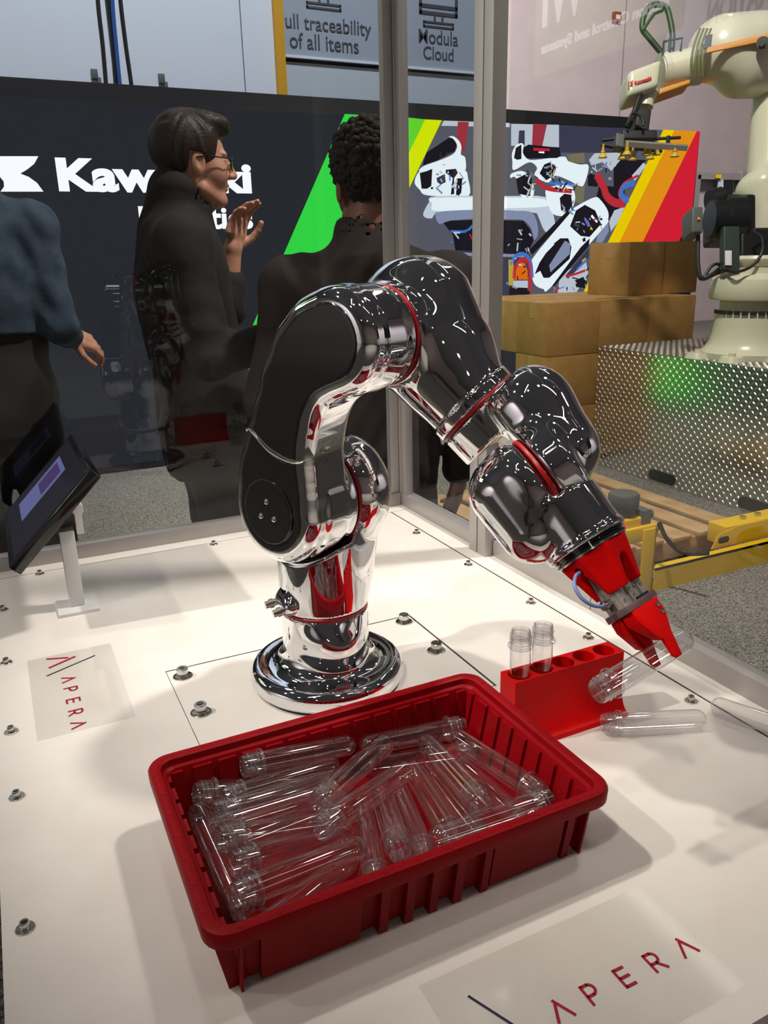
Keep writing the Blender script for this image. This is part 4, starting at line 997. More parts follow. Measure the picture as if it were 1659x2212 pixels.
def fit_text(name, txt, x0, x1, z0, z1, y, m, parent, bold=0.012, rx=True, tail=None):
    me = text_mesh(name, txt, 1.0, 0.004, bold)
    vs = np.array([v.co[:] for v in me.vertices]); a, b = vs.min(0), vs.max(0)
    sx, sz = (x1 - x0) / (b[0] - a[0]), (z1 - z0) / (b[1] - a[1])
    for v in me.vertices:
        c = v.co.copy(); v.co = (x0 + (c.x - a[0]) * sx, y + c.z * 0.3, z0 + (c.y - a[1]) * sz)
    me.flip_normals() if False else None
    return link(name, me, m, parent)
kx0, kz1 = (0.5408,1.2392); kx1, kz0 = (1.821,1.0449)
fit_text('name_lettering', 'Kawasaki', kx0, kx1, 1.0392, 1.2414, YD - 0.004, G['white'], disp, 0.045)
fit_text('line_lettering', 'Robotics', 1.0219, 1.8099, 0.8057, 0.9546, YD - 0.004, G['white'], disp, 0.03)
scr('display_emblem', [(0.1475,1.2378),(0.4465,1.246),(0.4157,1.2011),(0.3705,1.1679),(0.3267,1.1429),(0.3723,1.1249),(0.4159,1.0905),(0.4467,1.039),(0.1965,1.0363),(0.2222,1.0661),(0.2241,1.0956),(0.2072,1.122),(0.1318,1.1391)], 'white', 2)

# ================================================================== STORAGE TOWER AND CABLES ABOVE THE LIGHT WALL
M_pan = mat('tower_white_panel', srgb(222, 226, 234), 0.5)
M_pan2 = mat('tower_grey_banner', srgb(160, 168, 180), 0.6)
M_pan3 = mat('tower_pale_band', srgb(190, 198, 204), 0.5)
M_post = mat('tower_yellow_post', srgb(214, 156, 24), 0.5)
M_txt = mat('dark_grey_print', srgb(70, 72, 80), 0.6)
YT = 7.2
tow = thing('storage_tower', 'tall white storage tower with grey lettered banners rising behind the display wall', 'machine', (2.0, YT + 0.8, FLOOR))
for a, b in ((-1.6, 0.10), (0.11, 1.18), (1.19, 2.24), (2.25, 2.52)):
    MB().span((a, YT, FLOOR), (b, YT + 1.6, 4.6)).obj('side_panel', M_pan, tow)
for q in ((1.0387,7.19,1.9933), (1.552,7.19,1.9933)):
    MB().box(q, (0.05, 0.03, 0.07)).box((q[0] + 0.03, q[1], q[2] - 0.06), (0.03, 0.02, 0.08)).obj('panel_latch', M_grey, tow, bevel=0.005)
MB().span((2.522, YT - 0.05, 1.905), (2.60, YT + 0.02, 4.6)).obj('yellow_post', M_post, tow)
MB().span((2.602, YT + 0.03, FLOOR), (4.62, YT + 1.6, 2.2)).obj('lower_front', M_pan3, tow)
for a, b, zb in ((2.602, 3.55, 2.245), (3.58, 4.62, 2.235)):
    MB().span((a, YT + 0.0, zb), (b, YT + 1.6, 4.6)).obj('banner', M_pan2, tow)
    MB().span((a, YT - 0.015, zb - 0.02), (b, YT + 0.02, zb)).obj('banner_edge', M_pan, tow)
def ttext(txt, xa, xb, za, zb):
    fit_text('banner_lettering', txt, xa, xb, za, zb, YT - 0.006, M_txt, tow, 0.004)
def yt(x, y): pass
ttext('Full traceability', 2.5657, 3.4241, 2.4117, 2.5552)
ttext('of all items', 2.6599, 3.2981, 2.3002, 2.4187)
ttext('Modula', 3.8994, 4.3127, 2.4349, 2.5469)
ttext('Cloud', 3.9461, 4.2636, 2.3066, 2.4123)
def icon(xa, xb, za, zb, stand):
    mb = MB(); t = 0.028; y0, y1 = YT - 0.008, YT - 0.002
    for a, b in (((xa, za), (xb, za + t)), ((xa, za + 0.055), (xb, za + 0.055 + t)), ((xa, zb - t), (xb, zb)), ((xa, za), (xa + t, zb)), ((xb - t, za), (xb, zb))):
        mb.span((a[0], y0, a[1]), (b[0], y1, b[1]))
    c = (xa + xb) / 2
    mb.span((c - 0.05, y0, za - 0.05), (c - 0.03, y1, za)); mb.span((c + 0.03, y0, za - 0.05), (c + 0.05, y1, za))
    mb.span((c - 0.16, y0, za - 0.065), (c + 0.16, y1, za - 0.05)); mb.span((c - 0.16, y0, za - 0.10), (c + 0.16, y1, za - 0.085)); mb.span((c - 0.16, y0, za - 0.10), (c - 0.145, y1, za - 0.05)); mb.span((c + 0.145, y0, za - 0.10), (c + 0.16, y1, za - 0.05))
    mb.obj('screen_icon', M_txt, tow)
icon(3.9065, 4.3063, 2.6653, 3.05, 1)
icon(2.805, 3.1651, 2.7096, 3.2, 1)
M_blue = mat('blue_cable', srgb(40, 90, 170), 0.5)
def hang(lab, m, rad, pts):
    o = MB().tube(smooth_path(pts, 6), rad, 8).obj('hanging_cable', m); tag(o, lab, 'cable', 'cables hanging behind the display wall')
hang('black cable hanging left of the blue one above the display wall', M_cable, 0.014, [(0.9646,6.1,2.3689), (0.9553,6.1,2.1612), (0.9546,6.1,1.9492), (0.9453,6.1,1.6624), (0.9411,6.1,1.5085)])
hang('thick black cable hanging against the blue one above the display wall', M_cable, 0.022, [(1.025,6.1,2.3754), (1.0255,6.1,2.1939), (1.0254,6.1,1.9547), (1.0138,6.1,1.6383), (1.0045,6.1,1.5113)])
hang('blue cable hanging above the display wall', M_blue, 0.013, [(1.0528,6.06,2.3675), (1.0388,6.06,2.1592), (1.0327,6.06,1.8931), (1.0281,6.06,1.6326), (1.016,6.06,1.5061)])
hang('black cable hanging right of the blue one above the display wall', M_cable, 0.014, [(1.1035,6.1,2.3838), (1.099,6.1,2.2008), (1.1029,6.1,1.9606), (1.1127,6.1,1.6857), (1.1052,6.1,1.5157)])
fb = thing('fire_alarm', 'small red alarm box high on the far pink wall', 'alarm', (10.674, 12.48, 4.471))
MB().span((10.60, 12.42, 4.39), (10.75, 12.495, 4.55)).obj('case', mat('alarm_red', srgb(150, 40, 40), 0.5), fb, bevel=0.008)
MB().span((10.63, 12.41, 4.44), (10.72, 12.425, 4.50)).obj('lens', M_white, fb)

# two lit signs hanging to the left of the cell, seen as reflections in its right hand pane
def hanging_sign(o, w, h, key, words, lab):
    t = thing('hanging_sign', lab, 'sign', o)
    MB().box((o[0] - 0.03, o[1], o[2]), (0.05, w, h)).obj('panel', key, t)
    for txt, ya, yb, za, zb, mm in words:
        me = text_mesh('lettering', txt, 1.0, 0.01, 0.02)
        vs = np.array([v.co[:] for v in me.vertices]); a, b = vs.min(0), vs.max(0)
        for v in me.vertices:
            c = v.co.copy(); v.co = (o[0] + 0.004 + c.z, o[1] + ya + (c.x - a[0]) / (b[0] - a[0]) * (yb - ya), o[2] + za + (c.y - a[1]) / (b[1] - a[1]) * (zb - za))
        link('lettering', me, mm, t)
    for y in (-w / 2 + 0.1, w / 2 - 0.1): MB().cyl((o[0] - 0.03, o[1] + y, o[2] + h / 2), (o[0] - 0.03, o[1] + y, 7.4), 0.006, n=6).obj('wire', M_steel, t)
sg_b = glow('sign_pale_blue', (214, 226, 244), 3.0); sg_g = glow('sign_pale_green', (150, 190, 105), 2.2); sg_w = glow('sign_white', (255, 255, 250), 5.0)
hanging_sign((-4.45, 5.6, 2.75), 1.9, 0.9, sg_b, [('AUTOMATION', -0.75, 0.45, -0.25, -0.05, M_txt)], 'pale blue lit sign reading AUTOMATION hanging left of the cell')
hanging_sign((-3.6, 6.5, 3.05), 1.95, 1.5, sg_g, [('Motion Control and Systems', -0.85, 0.85, -0.60, -0.48, sg_w), ('WI', 0.2, 0.85, -0.35, 0.25, sg_w)], 'pale green lit banner with white lettering hanging left of the cell')

# ================================================================== CARTONS
crt = (3.3082,4.3592,0.2826)
CW, CD, CH = 0.434, 0.352, 0.350
def carton(x, y, z, lab, w=CW, d=CD, h=CH):
    t = thing('carton', lab, 'box', (x + w / 2, y + d / 2, z), 0, 'brown cartons stacked behind the treadplate pedestal')
    MB().span((x, y, z), (x + w, y + d, z + h)).obj('body', M_card, t, bevel=0.006)
    tp = MB()
    xm = x + w / 2; ym = y + d / 2
    tp.span((x - 0.0012, ym - 0.028, z + h * 0.70), (x, ym + 0.028, z + h - 0.006)); tp.span((x + 0.006, ym - 0.028, z + h), (x + w - 0.006, ym + 0.028, z + h + 0.0012))
    tp.obj('tape', M_tape, t)
    MB().span((x + 0.008, ym - 0.0015, z + h), (x + w - 0.008, ym + 0.0015, z + h + 0.0006)).obj('flap_joint', M_gap, t)
cz = crt[2] - CH
nm = ['top', 'second', 'lower', 'bottom']
wd = ['left', 'middle', 'right']
for k in range(3):
    for i in range(3):
        carton(crt[0] + i * (CW + 0.004), crt[1], cz - k * (CH + 0.002), 'brown carton, %s of three in the front row, %s layer below the raised pair' % (wd[i], ('first', 'second', 'third')[k]))
for i in range(3):
    carton(crt[0] + i * (CW + 0.004), crt[1] + CD + 0.004, cz, 'brown carton, %s of three in the second row of the first layer' % wd[i])
    carton(crt[0] + i * (CW + 0.004), crt[1] + 2 * (CD + 0.004), cz, 'brown carton, %s of three in the third row of the first layer' % wd[i])
carton(4.215, 4.63, crt[2] + 0.001, 'brown carton standing on top of the stack, left of the raised pair', 0.335, 0.44, 0.372)
carton(4.56, 4.63, crt[2] + 0.001, 'brown carton standing on top of the stack, right of the raised pair', 0.335, 0.44, 0.372)
cp = thing('carton_pallet', 'low wooden pallet under the stack of brown cartons', 'pallet', (crt[0] + 0.65, crt[1] + 0.5, FLOOR))
zb = cz - 2 * (CH + 0.002)
for k in range(5):
    MB().span((crt[0] - 0.02, crt[1] - 0.02 + k * 0.26, zb - 0.02), (crt[0] + 1.34, crt[1] + 0.1 + k * 0.26, zb - 0.001)).obj('plank', M_wood, cp)
for k in range(3):
    MB().span((crt[0] + k * 0.62, crt[1] - 0.02, FLOOR), (crt[0] + 0.09 + k * 0.62, crt[1] + 1.12, zb - 0.0205)).obj('bearer', M_wood, cp)

# ================================================================== TREADPLATE PEDESTAL
ped = thing('pedestal', 'large treadplate pedestal carrying the cream robot beside the cartons', 'pedestal', (4.3, 3.4, FLOOR))
PX0, PX1, PY0, PY1, PZ = 3.722, 4.95, 1.6, 4.335, -0.022
MB().span((PX0, PY0, FLOOR), (PX1, PY1, PZ)).obj('body', M_tread, ped, bevel=0.006)
def lugs(name, o, U, V, N, nu, nv):
    """raised lens-shaped treads, alternately turned, joined as one part"""
    mb = MB(); U, V, N, o = Vector(U), Vector(V), Vector(N), Vector(o)
    p = 0.0262; a, b, h = 0.0150, 0.0056, 0.0040
    for i in range(nu):
        for j in range(nv):
            c = o + U * (i * p + 0.02) + V * (j * p + 0.02)
            s = 1 if (i + j) % 2 else -1
            d1 = (U + V * s).normalized(); d2 = (V - U * s).normalized()
            vs = [c + d1 * a, c + d2 * b, c - d1 * a, c - d2 * b, c + d1 * a * 0.45 + N * h, c - d1 * a * 0.45 + N * h]
            mb.add(vs, [(0, 1, 4), (1, 2, 5), (1, 5, 4), (2, 3, 5), (3, 0, 4), (3, 4, 5)], True)
    ob = mb.obj(name, M_tread, ped); ob['kind'] = 'stuff'
lugs('side_treads', (PX0 - 0.0002, PY0, FLOOR), (0, 1, 0), (0, 0, 1), (-1, 0, 0), int((PY1 - PY0) / 0.0262), int((PZ - FLOOR) / 0.0262))
lugs('top_treads', (PX0, PY0, PZ + 0.0002), (1, 0, 0), (0, 1, 0), (0, 0, 1), int((PX1 - PX0) / 0.0262), int((PY1 - PY0) / 0.0262))
for y in (3.66, 2.95):
    MB().prism(rrect(y - 0.11, y + 0.11, FLOOR + 0.02, FLOOR + 0.085, 0.025, 4), (0, 1, 0), (0, 0, 1), (1, 0, 0), (0, 0, 0), PX0 - 0.006, PX0 - 0.0035).obj('fork_pocket', M_hole, ped)

# ================================================================== CREAM ROBOT ON THE PEDESTAL
T5 = 4.735
cr = thing('industrial_robot', 'cream industrial robot arm on the treadplate pedestal with suction cup gripper', 'robot', (4.019, 3.37, PZ))
sc = T5 / 1721.9 / 0.952
def R5(x, y, t=T5):
    """a point of the cream robot, whose arm swings in a plane across the view"""
    return None
MB().lathe([(rr * T5 / 1721.9, (778 - yy) * sc) for rr, yy in ((100, 778), (100, 766), (92, 762), (82, 748), (77, 730), (75, 712), (73, 688), (70, 686), (66, 684), (66, 662))], (4.06, 3.40, PZ), n=48).obj('base', M_cream, cr)
MB().lathe([(rr * T5 / 1721.9, (778 - yy) * sc) for rr, yy in ((60, 663), (88, 662), (91, 656), (91, 634), (88, 622), (80, 616), (64, 612), (62, 598), (68, 592), (70, 584), (66, 578))], (4.06, 3.40, PZ), n=48).obj('turret', M_cream, cr)
rng = MB()
for k in range(14):
    a = math.radians(150 + k * 12); rr = 76.5 * T5 / 1721.9
    rng.box((4.06 + rr * math.cos(a), 3.40 + rr * math.sin(a), PZ + 92 * sc), (0.006, 0.035, 0.022), Matrix.Rotation(a, 3, 'Z'))
rng.obj('angle_marks', M_hole, cr)
fx = [(4.06 + 0.30 * math.cos(math.radians(a)), 3.40 + 0.30 * math.sin(math.radians(a))) for a in (205, 255, 305, 155)]
for x, y in fx: MB().cyl((x, y, PZ), (x, y, PZ + 0.03), 0.075, 0.06).cyl((x, y, PZ + 0.03), (x, y, PZ + 0.05), 0.02).obj('base_foot', M_cream, cr)
def rr_box(name, pts4, thick, m, bev=0.03, back=0.0):
    """a rounded block given by the corners of its face and its depth away from the viewer"""
    a, b, c, d = [Vector(p) for p in pts4]; n_ = (b - a).cross(d - a).normalized()
    if n_.y < 0: n_ = -n_
    vs = [p + n_ * back for p in (a, b, c, d)] + [p + n_ * (back + thick) for p in (a, b, c, d)]
    return MB().add(vs, [(0, 1, 2, 3), (7, 6, 5, 4), (0, 4, 5, 1), (1, 5, 6, 2), (2, 6, 7, 3), (3, 7, 4, 0)]).obj(name, m, cr, bevel=bev, seg=4)
rr_box('motor_block', [(3.8529,3.4871,0.6895), (4.024,3.4039,0.6851), (4.0572,3.4614,0.8914), (3.8862,3.5446,0.8957)], 0.30, M_motor, 0.02)
rr_box('motor_block', [(3.9059,3.3787,0.4558), (4.0675,3.3,0.4517), (4.1088,3.3716,0.7083), (3.9473,3.4502,0.7123)], 0.30, M_motor, 0.02)
rr_box('motor_plate', [(3.7801,3.3908,0.4844), (3.8647,3.3496,0.4823), (3.9023,3.4148,0.7161), (3.8178,3.456,0.7183)], 0.06, mat('slate_green_plate', srgb(48, 62, 60), 0.4), 0.01)
rr_box('white_label', [(3.7847,3.3849,0.5068), (3.8175,3.3689,0.506), (3.8303,3.3911,0.5854), (3.7975,3.407,0.5862)], 0.008, M_white, 0.001)
q0, q1 = Vector((4.0154,3.5161,0.76)), Vector((3.7975,3.6203,0.7604))
ax_ = (q1 - q0).normalized()
MB().lathe([(0.0, 0.0), (0.13, 0.0), (0.13, 0.10), (0.115, 0.11), (0.115, 0.17), (0.10, 0.18), (0.10, (q1 - q0).length - 0.06), (0.0, (q1 - q0).length - 0.06)], q0, ax_, n=32).obj('shoulder_motor', M_motor, cr)
rr_box('encoder_box', [(3.6524,3.524,0.6875), (3.7088,3.4966,0.6861), (3.7312,3.5354,0.8254), (3.6748,3.5629,0.8268)], 0.16, M_grey, 0.012)
a_, b_, c_ = (3.6796,3.5214,0.7561), (3.696,3.5135,0.7557), (3.6906,3.5223,0.7732)
MB().add([a_, b_, c_], [(0, 1, 2)]).obj('warning_mark', mat('warning_yellow', srgb(236, 190, 20), 0.5), cr)
MB().cyl((3.8694,3.6164,0.8458), (3.9354,3.5915,0.8646), 0.075, n=24).obj('round_cap', M_motor, cr)
for pts, rad in (([(3.7329,3.5574,0.6929), (3.7061,3.5163,0.5417), (3.7014,3.4871,0.4533), (3.72,3.4717,0.4351), (3.7582,3.4586,0.4493), (3.8352,3.4747,0.4673)], 0.013), ([(3.7145,3.4727,0.4302), (3.7659,3.4719,0.4972), (3.8044,3.4595,0.5139), (3.8289,3.4385,0.488), (3.7903,3.3117,0.4721), (3.8688,3.2831,0.4973), (3.9332,3.2763,0.5646), (3.9486,3.2978,0.6456), (3.9312,3.3447,0.6887), (4.0291,3.3424,0.683)], 0.009), ([(3.7125,3.4745,0.4327), (3.7717,3.4556,0.4591), (3.8401,3.4778,0.4825)], 0.012)):
    MB().tube(smooth_path(pts, 6), rad, 8).obj('motor_cable', M_cable, cr)
def f_lower(p):
    a, b = V3((4.2949,3.5734,0.8711)), V3((4.5394,3.8705,1.7074))
    d = s_cap(p, a, b, 0.13, 0.10)
    d = smin(d, s_cap(p, (4.164,3.5942,0.9173), (4.3113,3.5336,0.9449), 0.085), 0.05)
    d = smin(d, s_cap(p, (4.2016,3.539,0.9438), (4.1708,3.4535,0.5311), 0.10), 0.05)
    return d
pb = np.array([(4.2949,3.5734,0.8711), (4.5394,3.8705,1.7074), (4.1624,3.439,0.4791), (4.11,3.6204,0.9187), (4.3604,3.5097,0.9437)])
link('lower_arm', sdf_mesh('lower_arm', f_lower, pb.min(0) - 0.22, pb.max(0) + 0.22, 0.016), M_cream, cr)
def f_uparm(p):
    a, b = V3((4.1406,3.8803,1.6901)), V3((4.8338,3.817,1.7887))
    d = s_cap(p, a, b, 0.205, 0.20)
    d = smax(d, s_box(p, (a + b) / 2, (0.75, 0.19, 0.192), 0.08), 0.03)
    d = smin(d, s_cap(p, (4.2196,3.8103,1.5994), (4.5349,3.7816,1.615), 0.155), 0.06)
    return d
pb = np.array([(3.9952,3.9659,1.7355), (4.9105,3.7796,1.7868), (4.1987,3.774,1.4695), (4.274,3.9044,1.9372)])
link('upper_arm', sdf_mesh('upper_arm', f_uparm, pb.min(0) - 0.25, pb.max(0) + 0.25, 0.014), M_cream, cr)
vn = MB()
for k in range(4):
    vn.tube(smooth_path([(3.8686,3.8098,1.781), (3.8187,3.7922,1.6972), (3.7906,3.7748,1.6107), (3.8031,3.7777,1.5375)], 6), 0.008, 6)
    for v in range(len(vn.v) - 6 * 19, len(vn.v)):
        x, y, z = vn.v[v]; vn.v[v] = (x + k * 0.0215, y - k * 0.006, z)
vn.obj('vent_slats', M_creamd, cr)
rr_box('grey_patch', [(3.8617,3.7595,1.6729), (3.8977,3.7438,1.677), (3.9186,3.7593,1.7487), (3.8823,3.7743,1.7421)], 0.01, M_grey, 0.002)
rr_box('orange_band', [(3.8709,3.7449,1.6475), (4.2178,3.6026,1.7134), (4.2242,3.6137,1.7531), (3.8804,3.7509,1.6771)], 0.012, M_orange, 0.002)
MB().cyl((4.178,3.6316,1.6958), (4.1366,3.6023,1.6886), 0.032, n=20).cyl((4.1366,3.6023,1.6886), (4.1262,3.5948,1.6862), 0.018, n=16).obj('joint_cap', M_grey, cr)
MB().cyl((3.8108,4.0277,1.5961), (4.0026,3.9243,1.6284), 0.092, 0.105, n=32).obj('forearm_tube', M_cream, cr)
MB().cyl((3.8108,4.0277,1.5961), (3.8441,4.0143,1.6031), 0.104, n=32).obj('forearm_collar', M_cream, cr)
rr_box('orange_belly', [(3.7356,3.9463,1.4626), (3.9085,3.8842,1.5203), (3.9127,3.8914,1.546), (3.7414,3.9563,1.4986)], 0.12, M_orange, 0.012)
rr_box('wrist_box', [(3.5049,3.956,1.4418), (3.6764,3.8924,1.4934), (3.7208,3.9269,1.6499), (3.5325,3.9932,1.5835)], 0.20, M_cream, 0.035)
wl = text_mesh('wrist_lettering', 'Kawasaki', 0.058, 0.002, 0.0025)
pa, pb_ = Vector((3.5473,3.9485,1.5038)), Vector((3.6379,3.9148,1.5307)); uu = (pb_ - pa).normalized(); vv = (Vector((3.5524,3.9573,1.5354)) - pa); vv = (vv - uu * vv.dot(uu)).normalized()
ws = (pb_ - pa).length / max(v.co.x for v in wl.vertices)
nn_ = uu.cross(vv)
for v in wl.vertices: v.co = pa + uu * v.co.x * ws + vv * v.co.y * ws + nn_ * v.co.z
M_rt = mat('red_lettering', srgb(190, 30, 40), 0.5)
link('wrist_lettering', wl, M_rt, cr)
MB().add([(3.5057,3.9622,1.493), (3.5133,3.9594,1.4954), (3.5202,3.966,1.5231), (3.5126,3.9688,1.5207), (3.5201,3.9606,1.5079), (3.538,3.9492,1.4998), (3.5329,3.9562,1.5126), (3.5429,3.9576,1.5301), (3.5241,3.9622,1.5179)], [(0, 1, 2, 3), (4, 5, 6, 7, 8)]).obj('wrist_mark', M_rt, cr)
MB().tube(smooth_path([(3.8249,4.0303,1.6877), (3.7684,4.0903,1.7804), (3.7363,4.1272,1.8412), (3.7549,4.1432,1.9112), (3.7981,4.1417,1.9649), (3.8488,4.1207,1.974), (3.8823,4.097,1.9523), (3.8906,4.0679,1.8817), (3.8882,4.0365,1.7904), (3.8633,4.0097,1.6815)], 8), 0.017, 10).obj('hose_loop', M_hosegreen, cr)
MB().tube([(3.7187,4.1068,1.8256), (3.7617,4.1053,1.879), (3.7977,4.1025,1.9197), (3.8445,4.0862,1.9367)], 0.010, 8).obj('hose_strap', M_hosegreen, cr)
MB().tube([(3.772,3.9826,1.679), (3.7884,4.0003,1.7507), (3.8886,3.9588,1.7688), (3.8666,3.9421,1.6921)], 0.007, 8).tube([(3.883,4.054,1.7015), (3.9023,4.0764,1.7905), (3.9287,4.0673,1.8003)], 0.006, 8).obj('hose_bracket', M_hosegreen, cr)
MB().cyl((3.6979,3.9949,1.4832), (3.679,3.9893,1.4421), 0.050, n=24).cyl((3.679,3.9893,1.4421), (3.6642,3.9799,1.3957), 0.044, n=24).obj('tool_joint', M_cream, cr)
rr_box('tool_column', [(3.5461,3.9233,1.2745), (3.616,3.8839,1.2574), (3.6494,3.9096,1.3745), (3.5795,3.9491,1.3916)], 0.10, M_dark, 0.01)
MB().tube([(3.6022,3.9617,1.4577), (3.5609,3.949,1.3665), (3.5079,3.9428,1.278)], 0.018, 8).tube(smooth_path([(3.4652,3.8966,1.2869), (3.4983,3.9011,1.3443), (3.5407,3.8742,1.3255), (3.5445,3.8543,1.2748)], 6), 0.008, 8).obj('tool_cables', M_cable, cr)
rr_box('valve_block', [(3.3768,3.8851,1.1687), (3.4183,3.8622,1.1601), (3.4344,3.8795,1.2304), (3.3933,3.9031,1.2415)], 0.08, M_grey, 0.006)
rr_box('tool_frame', [(3.4561,3.9209,1.2122), (3.6362,3.8332,1.2077), (3.6444,3.8474,1.2585), (3.4643,3.9351,1.2631)], 0.16, M_dark, 0.01)
gbm = MB()
for a, b in (((1352, 308), (1484, 318)), ((1300, 312), (1420, 326)), ((1302, 305), (1340, 298)), ((1420, 302), (1470, 296))): pass
MB().tube([(3.4263,3.8655,1.1801), (3.741,3.7042,1.1494)], 0.020, 4).obj('tool_beam', M_alu, cr)
MB().tube([(3.7212,3.938,1.2238), (3.8555,3.8754,1.2282)], 0.010, 6).tube([(3.7914,3.9066,1.2298), (3.6993,3.8141,1.1732)], 0.014, 6).tube([(3.3468,3.9714,1.2073), (3.4573,3.923,1.2198)], 0.010, 6).tube([(3.3383,3.9673,1.1845), (3.4831,3.8878,1.1554)], 0.014, 6).tube([(3.5785,4.0271,1.1845), (3.7686,3.9271,1.1586)], 0.014, 6).obj('tool_arms', M_dark, cr)
for p in ((3.3364,3.9428,1.1131), (3.4261,3.844,1.1195), (3.451,3.9085,1.1051), (3.5032,3.8813,1.0987), (3.5642,3.8365,1.1201), (3.658,3.9045,1.1101), (3.7118,3.9109,1.1349), (3.6772,3.7303,1.1044)):
    MB().lathe([(0.0, 0.0), (0.024, -0.004), (0.026, 0.0), (0.018, 0.014), (0.012, 0.022), (0.014, 0.03), (0.008, 0.036), (0.006, 0.07), (0.0, 0.07)], p, n=18).obj('suction_cup', M_orange if False else mat('amber_rubber', srgb(206, 176, 60), 0.4), cr)

# ================================================================== GUARD CABIN FAR RIGHT
gd = thing('guard_cabin', 'pale grey framed machine cabin standing behind the cream robot', 'cabin', (8.6, 8.4, FLOOR))
MB().prism([(8.595,0.6987),(9.7688,0.6836),(9.6189,1.5566),(8.4908,1.4899)], (1, 0, 0), (0, 0, 1), (0, 1, 0), (0, 0, 0), 8.2, 8.26).obj('panel', mat('cabin_panel', srgb(176, 168, 172), 0.5), gd)
x0_, z0_ = (8.4375,1.4954); x1_, z1_ = (9.5486,1.6188); xm_ = 9.2097
for a, b in (((x0_, 8.12, z0_ - 0.05), (x1_, 8.19, z0_ + 0.03)), ((xm_, 8.11, FLOOR), (xm_ + 0.09, 8.19, z0_ + 0.06)), ((x0_ - 0.02, 8.12, FLOOR), (x0_ + 0.05, 8.19, z0_))):
    MB().span(a, b).obj('frame_bar', M_alu, gd)
MB().prism([(8.7991,1.2637),(8.8904,1.2646),(8.8639,1.4433),(8.7732,1.4418)], (1, 0, 0), (0, 0, 1), (0, 1, 0), (0, 0, 0), 8.10, 8.12).obj('door_glass', mat('bright_glass', srgb(200, 212, 222), 0.2), gd)
MB().prism([(8.9113,1.2366),(9.0626,1.2379),(9.0304,1.4461),(8.8805,1.4436)], (1, 0, 0), (0, 0, 1), (0, 1, 0), (0, 0, 0), 8.10, 8.12).obj('dark_window', M_dark, gd)
MB().prism([(8.7135,1.4574),(8.8037,1.459),(8.7972,1.5031),(8.7072,1.5014)], (1, 0, 0), (0, 0, 1), (0, 1, 0), (0, 0, 0), 8.08, 8.1).obj('yellow_tag', M_yellow, gd)

# ================================================================== WOODEN PALLET AND YELLOW FLOOR GUIDE
pal = thing('wooden_pallet', 'wooden pallet of pale planks on the carpet before the treadplate pedestal', 'pallet', (2.6, 3.2, FLOOR))
for k in range(8):
    x = 3.215 - k * 0.172
    wv = (0.118, 0.124, 0.116, 0.121, 0.119, 0.123, 0.117, 0.12)[k]
    MB().span((x - wv, 2.605 - 0.004 * (k % 3), -0.722), (x, 3.80 + 0.003 * (k % 2), -0.700)).obj('plank', M_wood, pal, bevel=0.003)
for y in (2.62, 3.15, 3.69):
    MB().span((2.0, y, -0.81), (3.21, y + 0.09, -0.7225)).obj('bearer', M_wood, pal, bevel=0.004)
for k in range(3):
    MB().span((2.0 + k * 0.545, 2.62, FLOOR), (2.12 + k * 0.545, 3.78, -0.8105)).obj('bottom_plank', M_wood, pal)
yg = thing('floor_guide', 'yellow steel floor guide with raised post on the grey carpet', 'guide', (2.8, 2.45, FLOOR))
MB().span((2.47, 2.415, FLOOR), (4.2, 2.425, -0.735)).span((2.47, 2.425, FLOOR), (4.2, 2.50, FLOOR + 0.008)).span((2.47, 2.415, -0.743), (4.2, 2.46, -0.735)).obj('kick_rail', M_yellow, yg)
MB().prism([(2.86, -0.735), (2.90, -0.665), (3.02, -0.645), (4.2, -0.645), (4.2, -0.735)], (1, 0, 0), (0, 0, 1), (0, 1, 0), (0, 0, 0), 2.47, 2.475).span((2.95, 2.475, -0.735), (4.2, 2.58, -0.642)).obj('guide_channel', M_yellow, yg, bevel=0.004)
MB().prism(rrect(2.90, 2.965, -0.712, -0.682, 0.012, 4), (1, 0, 0), (0, 0, 1), (0, 1, 0), (0, 0, 0), 2.4655, 2.4695).obj('slot', M_hole, yg)
for x in (3.12, 3.22): MB().cyl((x, 2.53, -0.642), (x, 2.53, -0.628), 0.016, n=6, smooth=False).obj('bolt', M_steel, yg)
MB().span((2.395, 2.425, FLOOR), (2.465, 2.435, -0.545)).span((2.457, 2.425, FLOOR), (2.465, 2.47, -0.545)).obj('post', M_yellow, yg, bevel=0.002)
MB().prism([(2.30, -0.60), (2.47, -0.60), (2.50, -0.545), (2.48, -0.535), (2.30, -0.535)], (1, 0, 0), (0, 0, 1), (0, 1, 0), (0, 0, 0), 2.436, 2.52).obj('bracket', M_yellow, yg, bevel=0.003)
scn = thing('laser_scanner', 'grey and yellow laser scanner mounted on the yellow floor guide post', 'scanner', (2.36, 2.50, -0.533))
sp_ = Vector((2.3486,2.4951,-0.5202))
MB().box(sp_ + Vector((-0.005, 0.02, 0.0)), (0.125, 0.12, 0.055)).obj('scanner_body', M_yellow, scn, bevel=0.012, seg=3)
MB().lathe([(0.0, 0.0), (0.050, 0.0), (0.050, 0.030), (0.062, 0.036), (0.066, 0.05), (0.066, 0.092), (0.060, 0.100), (0.0, 0.100)], sp_ + Vector((0.0, 0.02, 0.028)), n=36).obj('scanner_head', M_grey, scn)
MB().box(sp_ + Vector((0.088, 0.015, 0.0)), (0.055, 0.10, 0.10)).cyl(sp_ + Vector((0.118, 0.0, 0.02)), sp_ + Vector((0.145, -0.01, 0.02)), 0.018).obj('connector_block', M_grey, scn, bevel=0.008)
MB().box(sp_ + Vector((-0.045, -0.0415, 0.003)), (0.018, 0.003, 0.016)).obj('status_light', glow('red_led', (255, 40, 60), 1.0), scn)
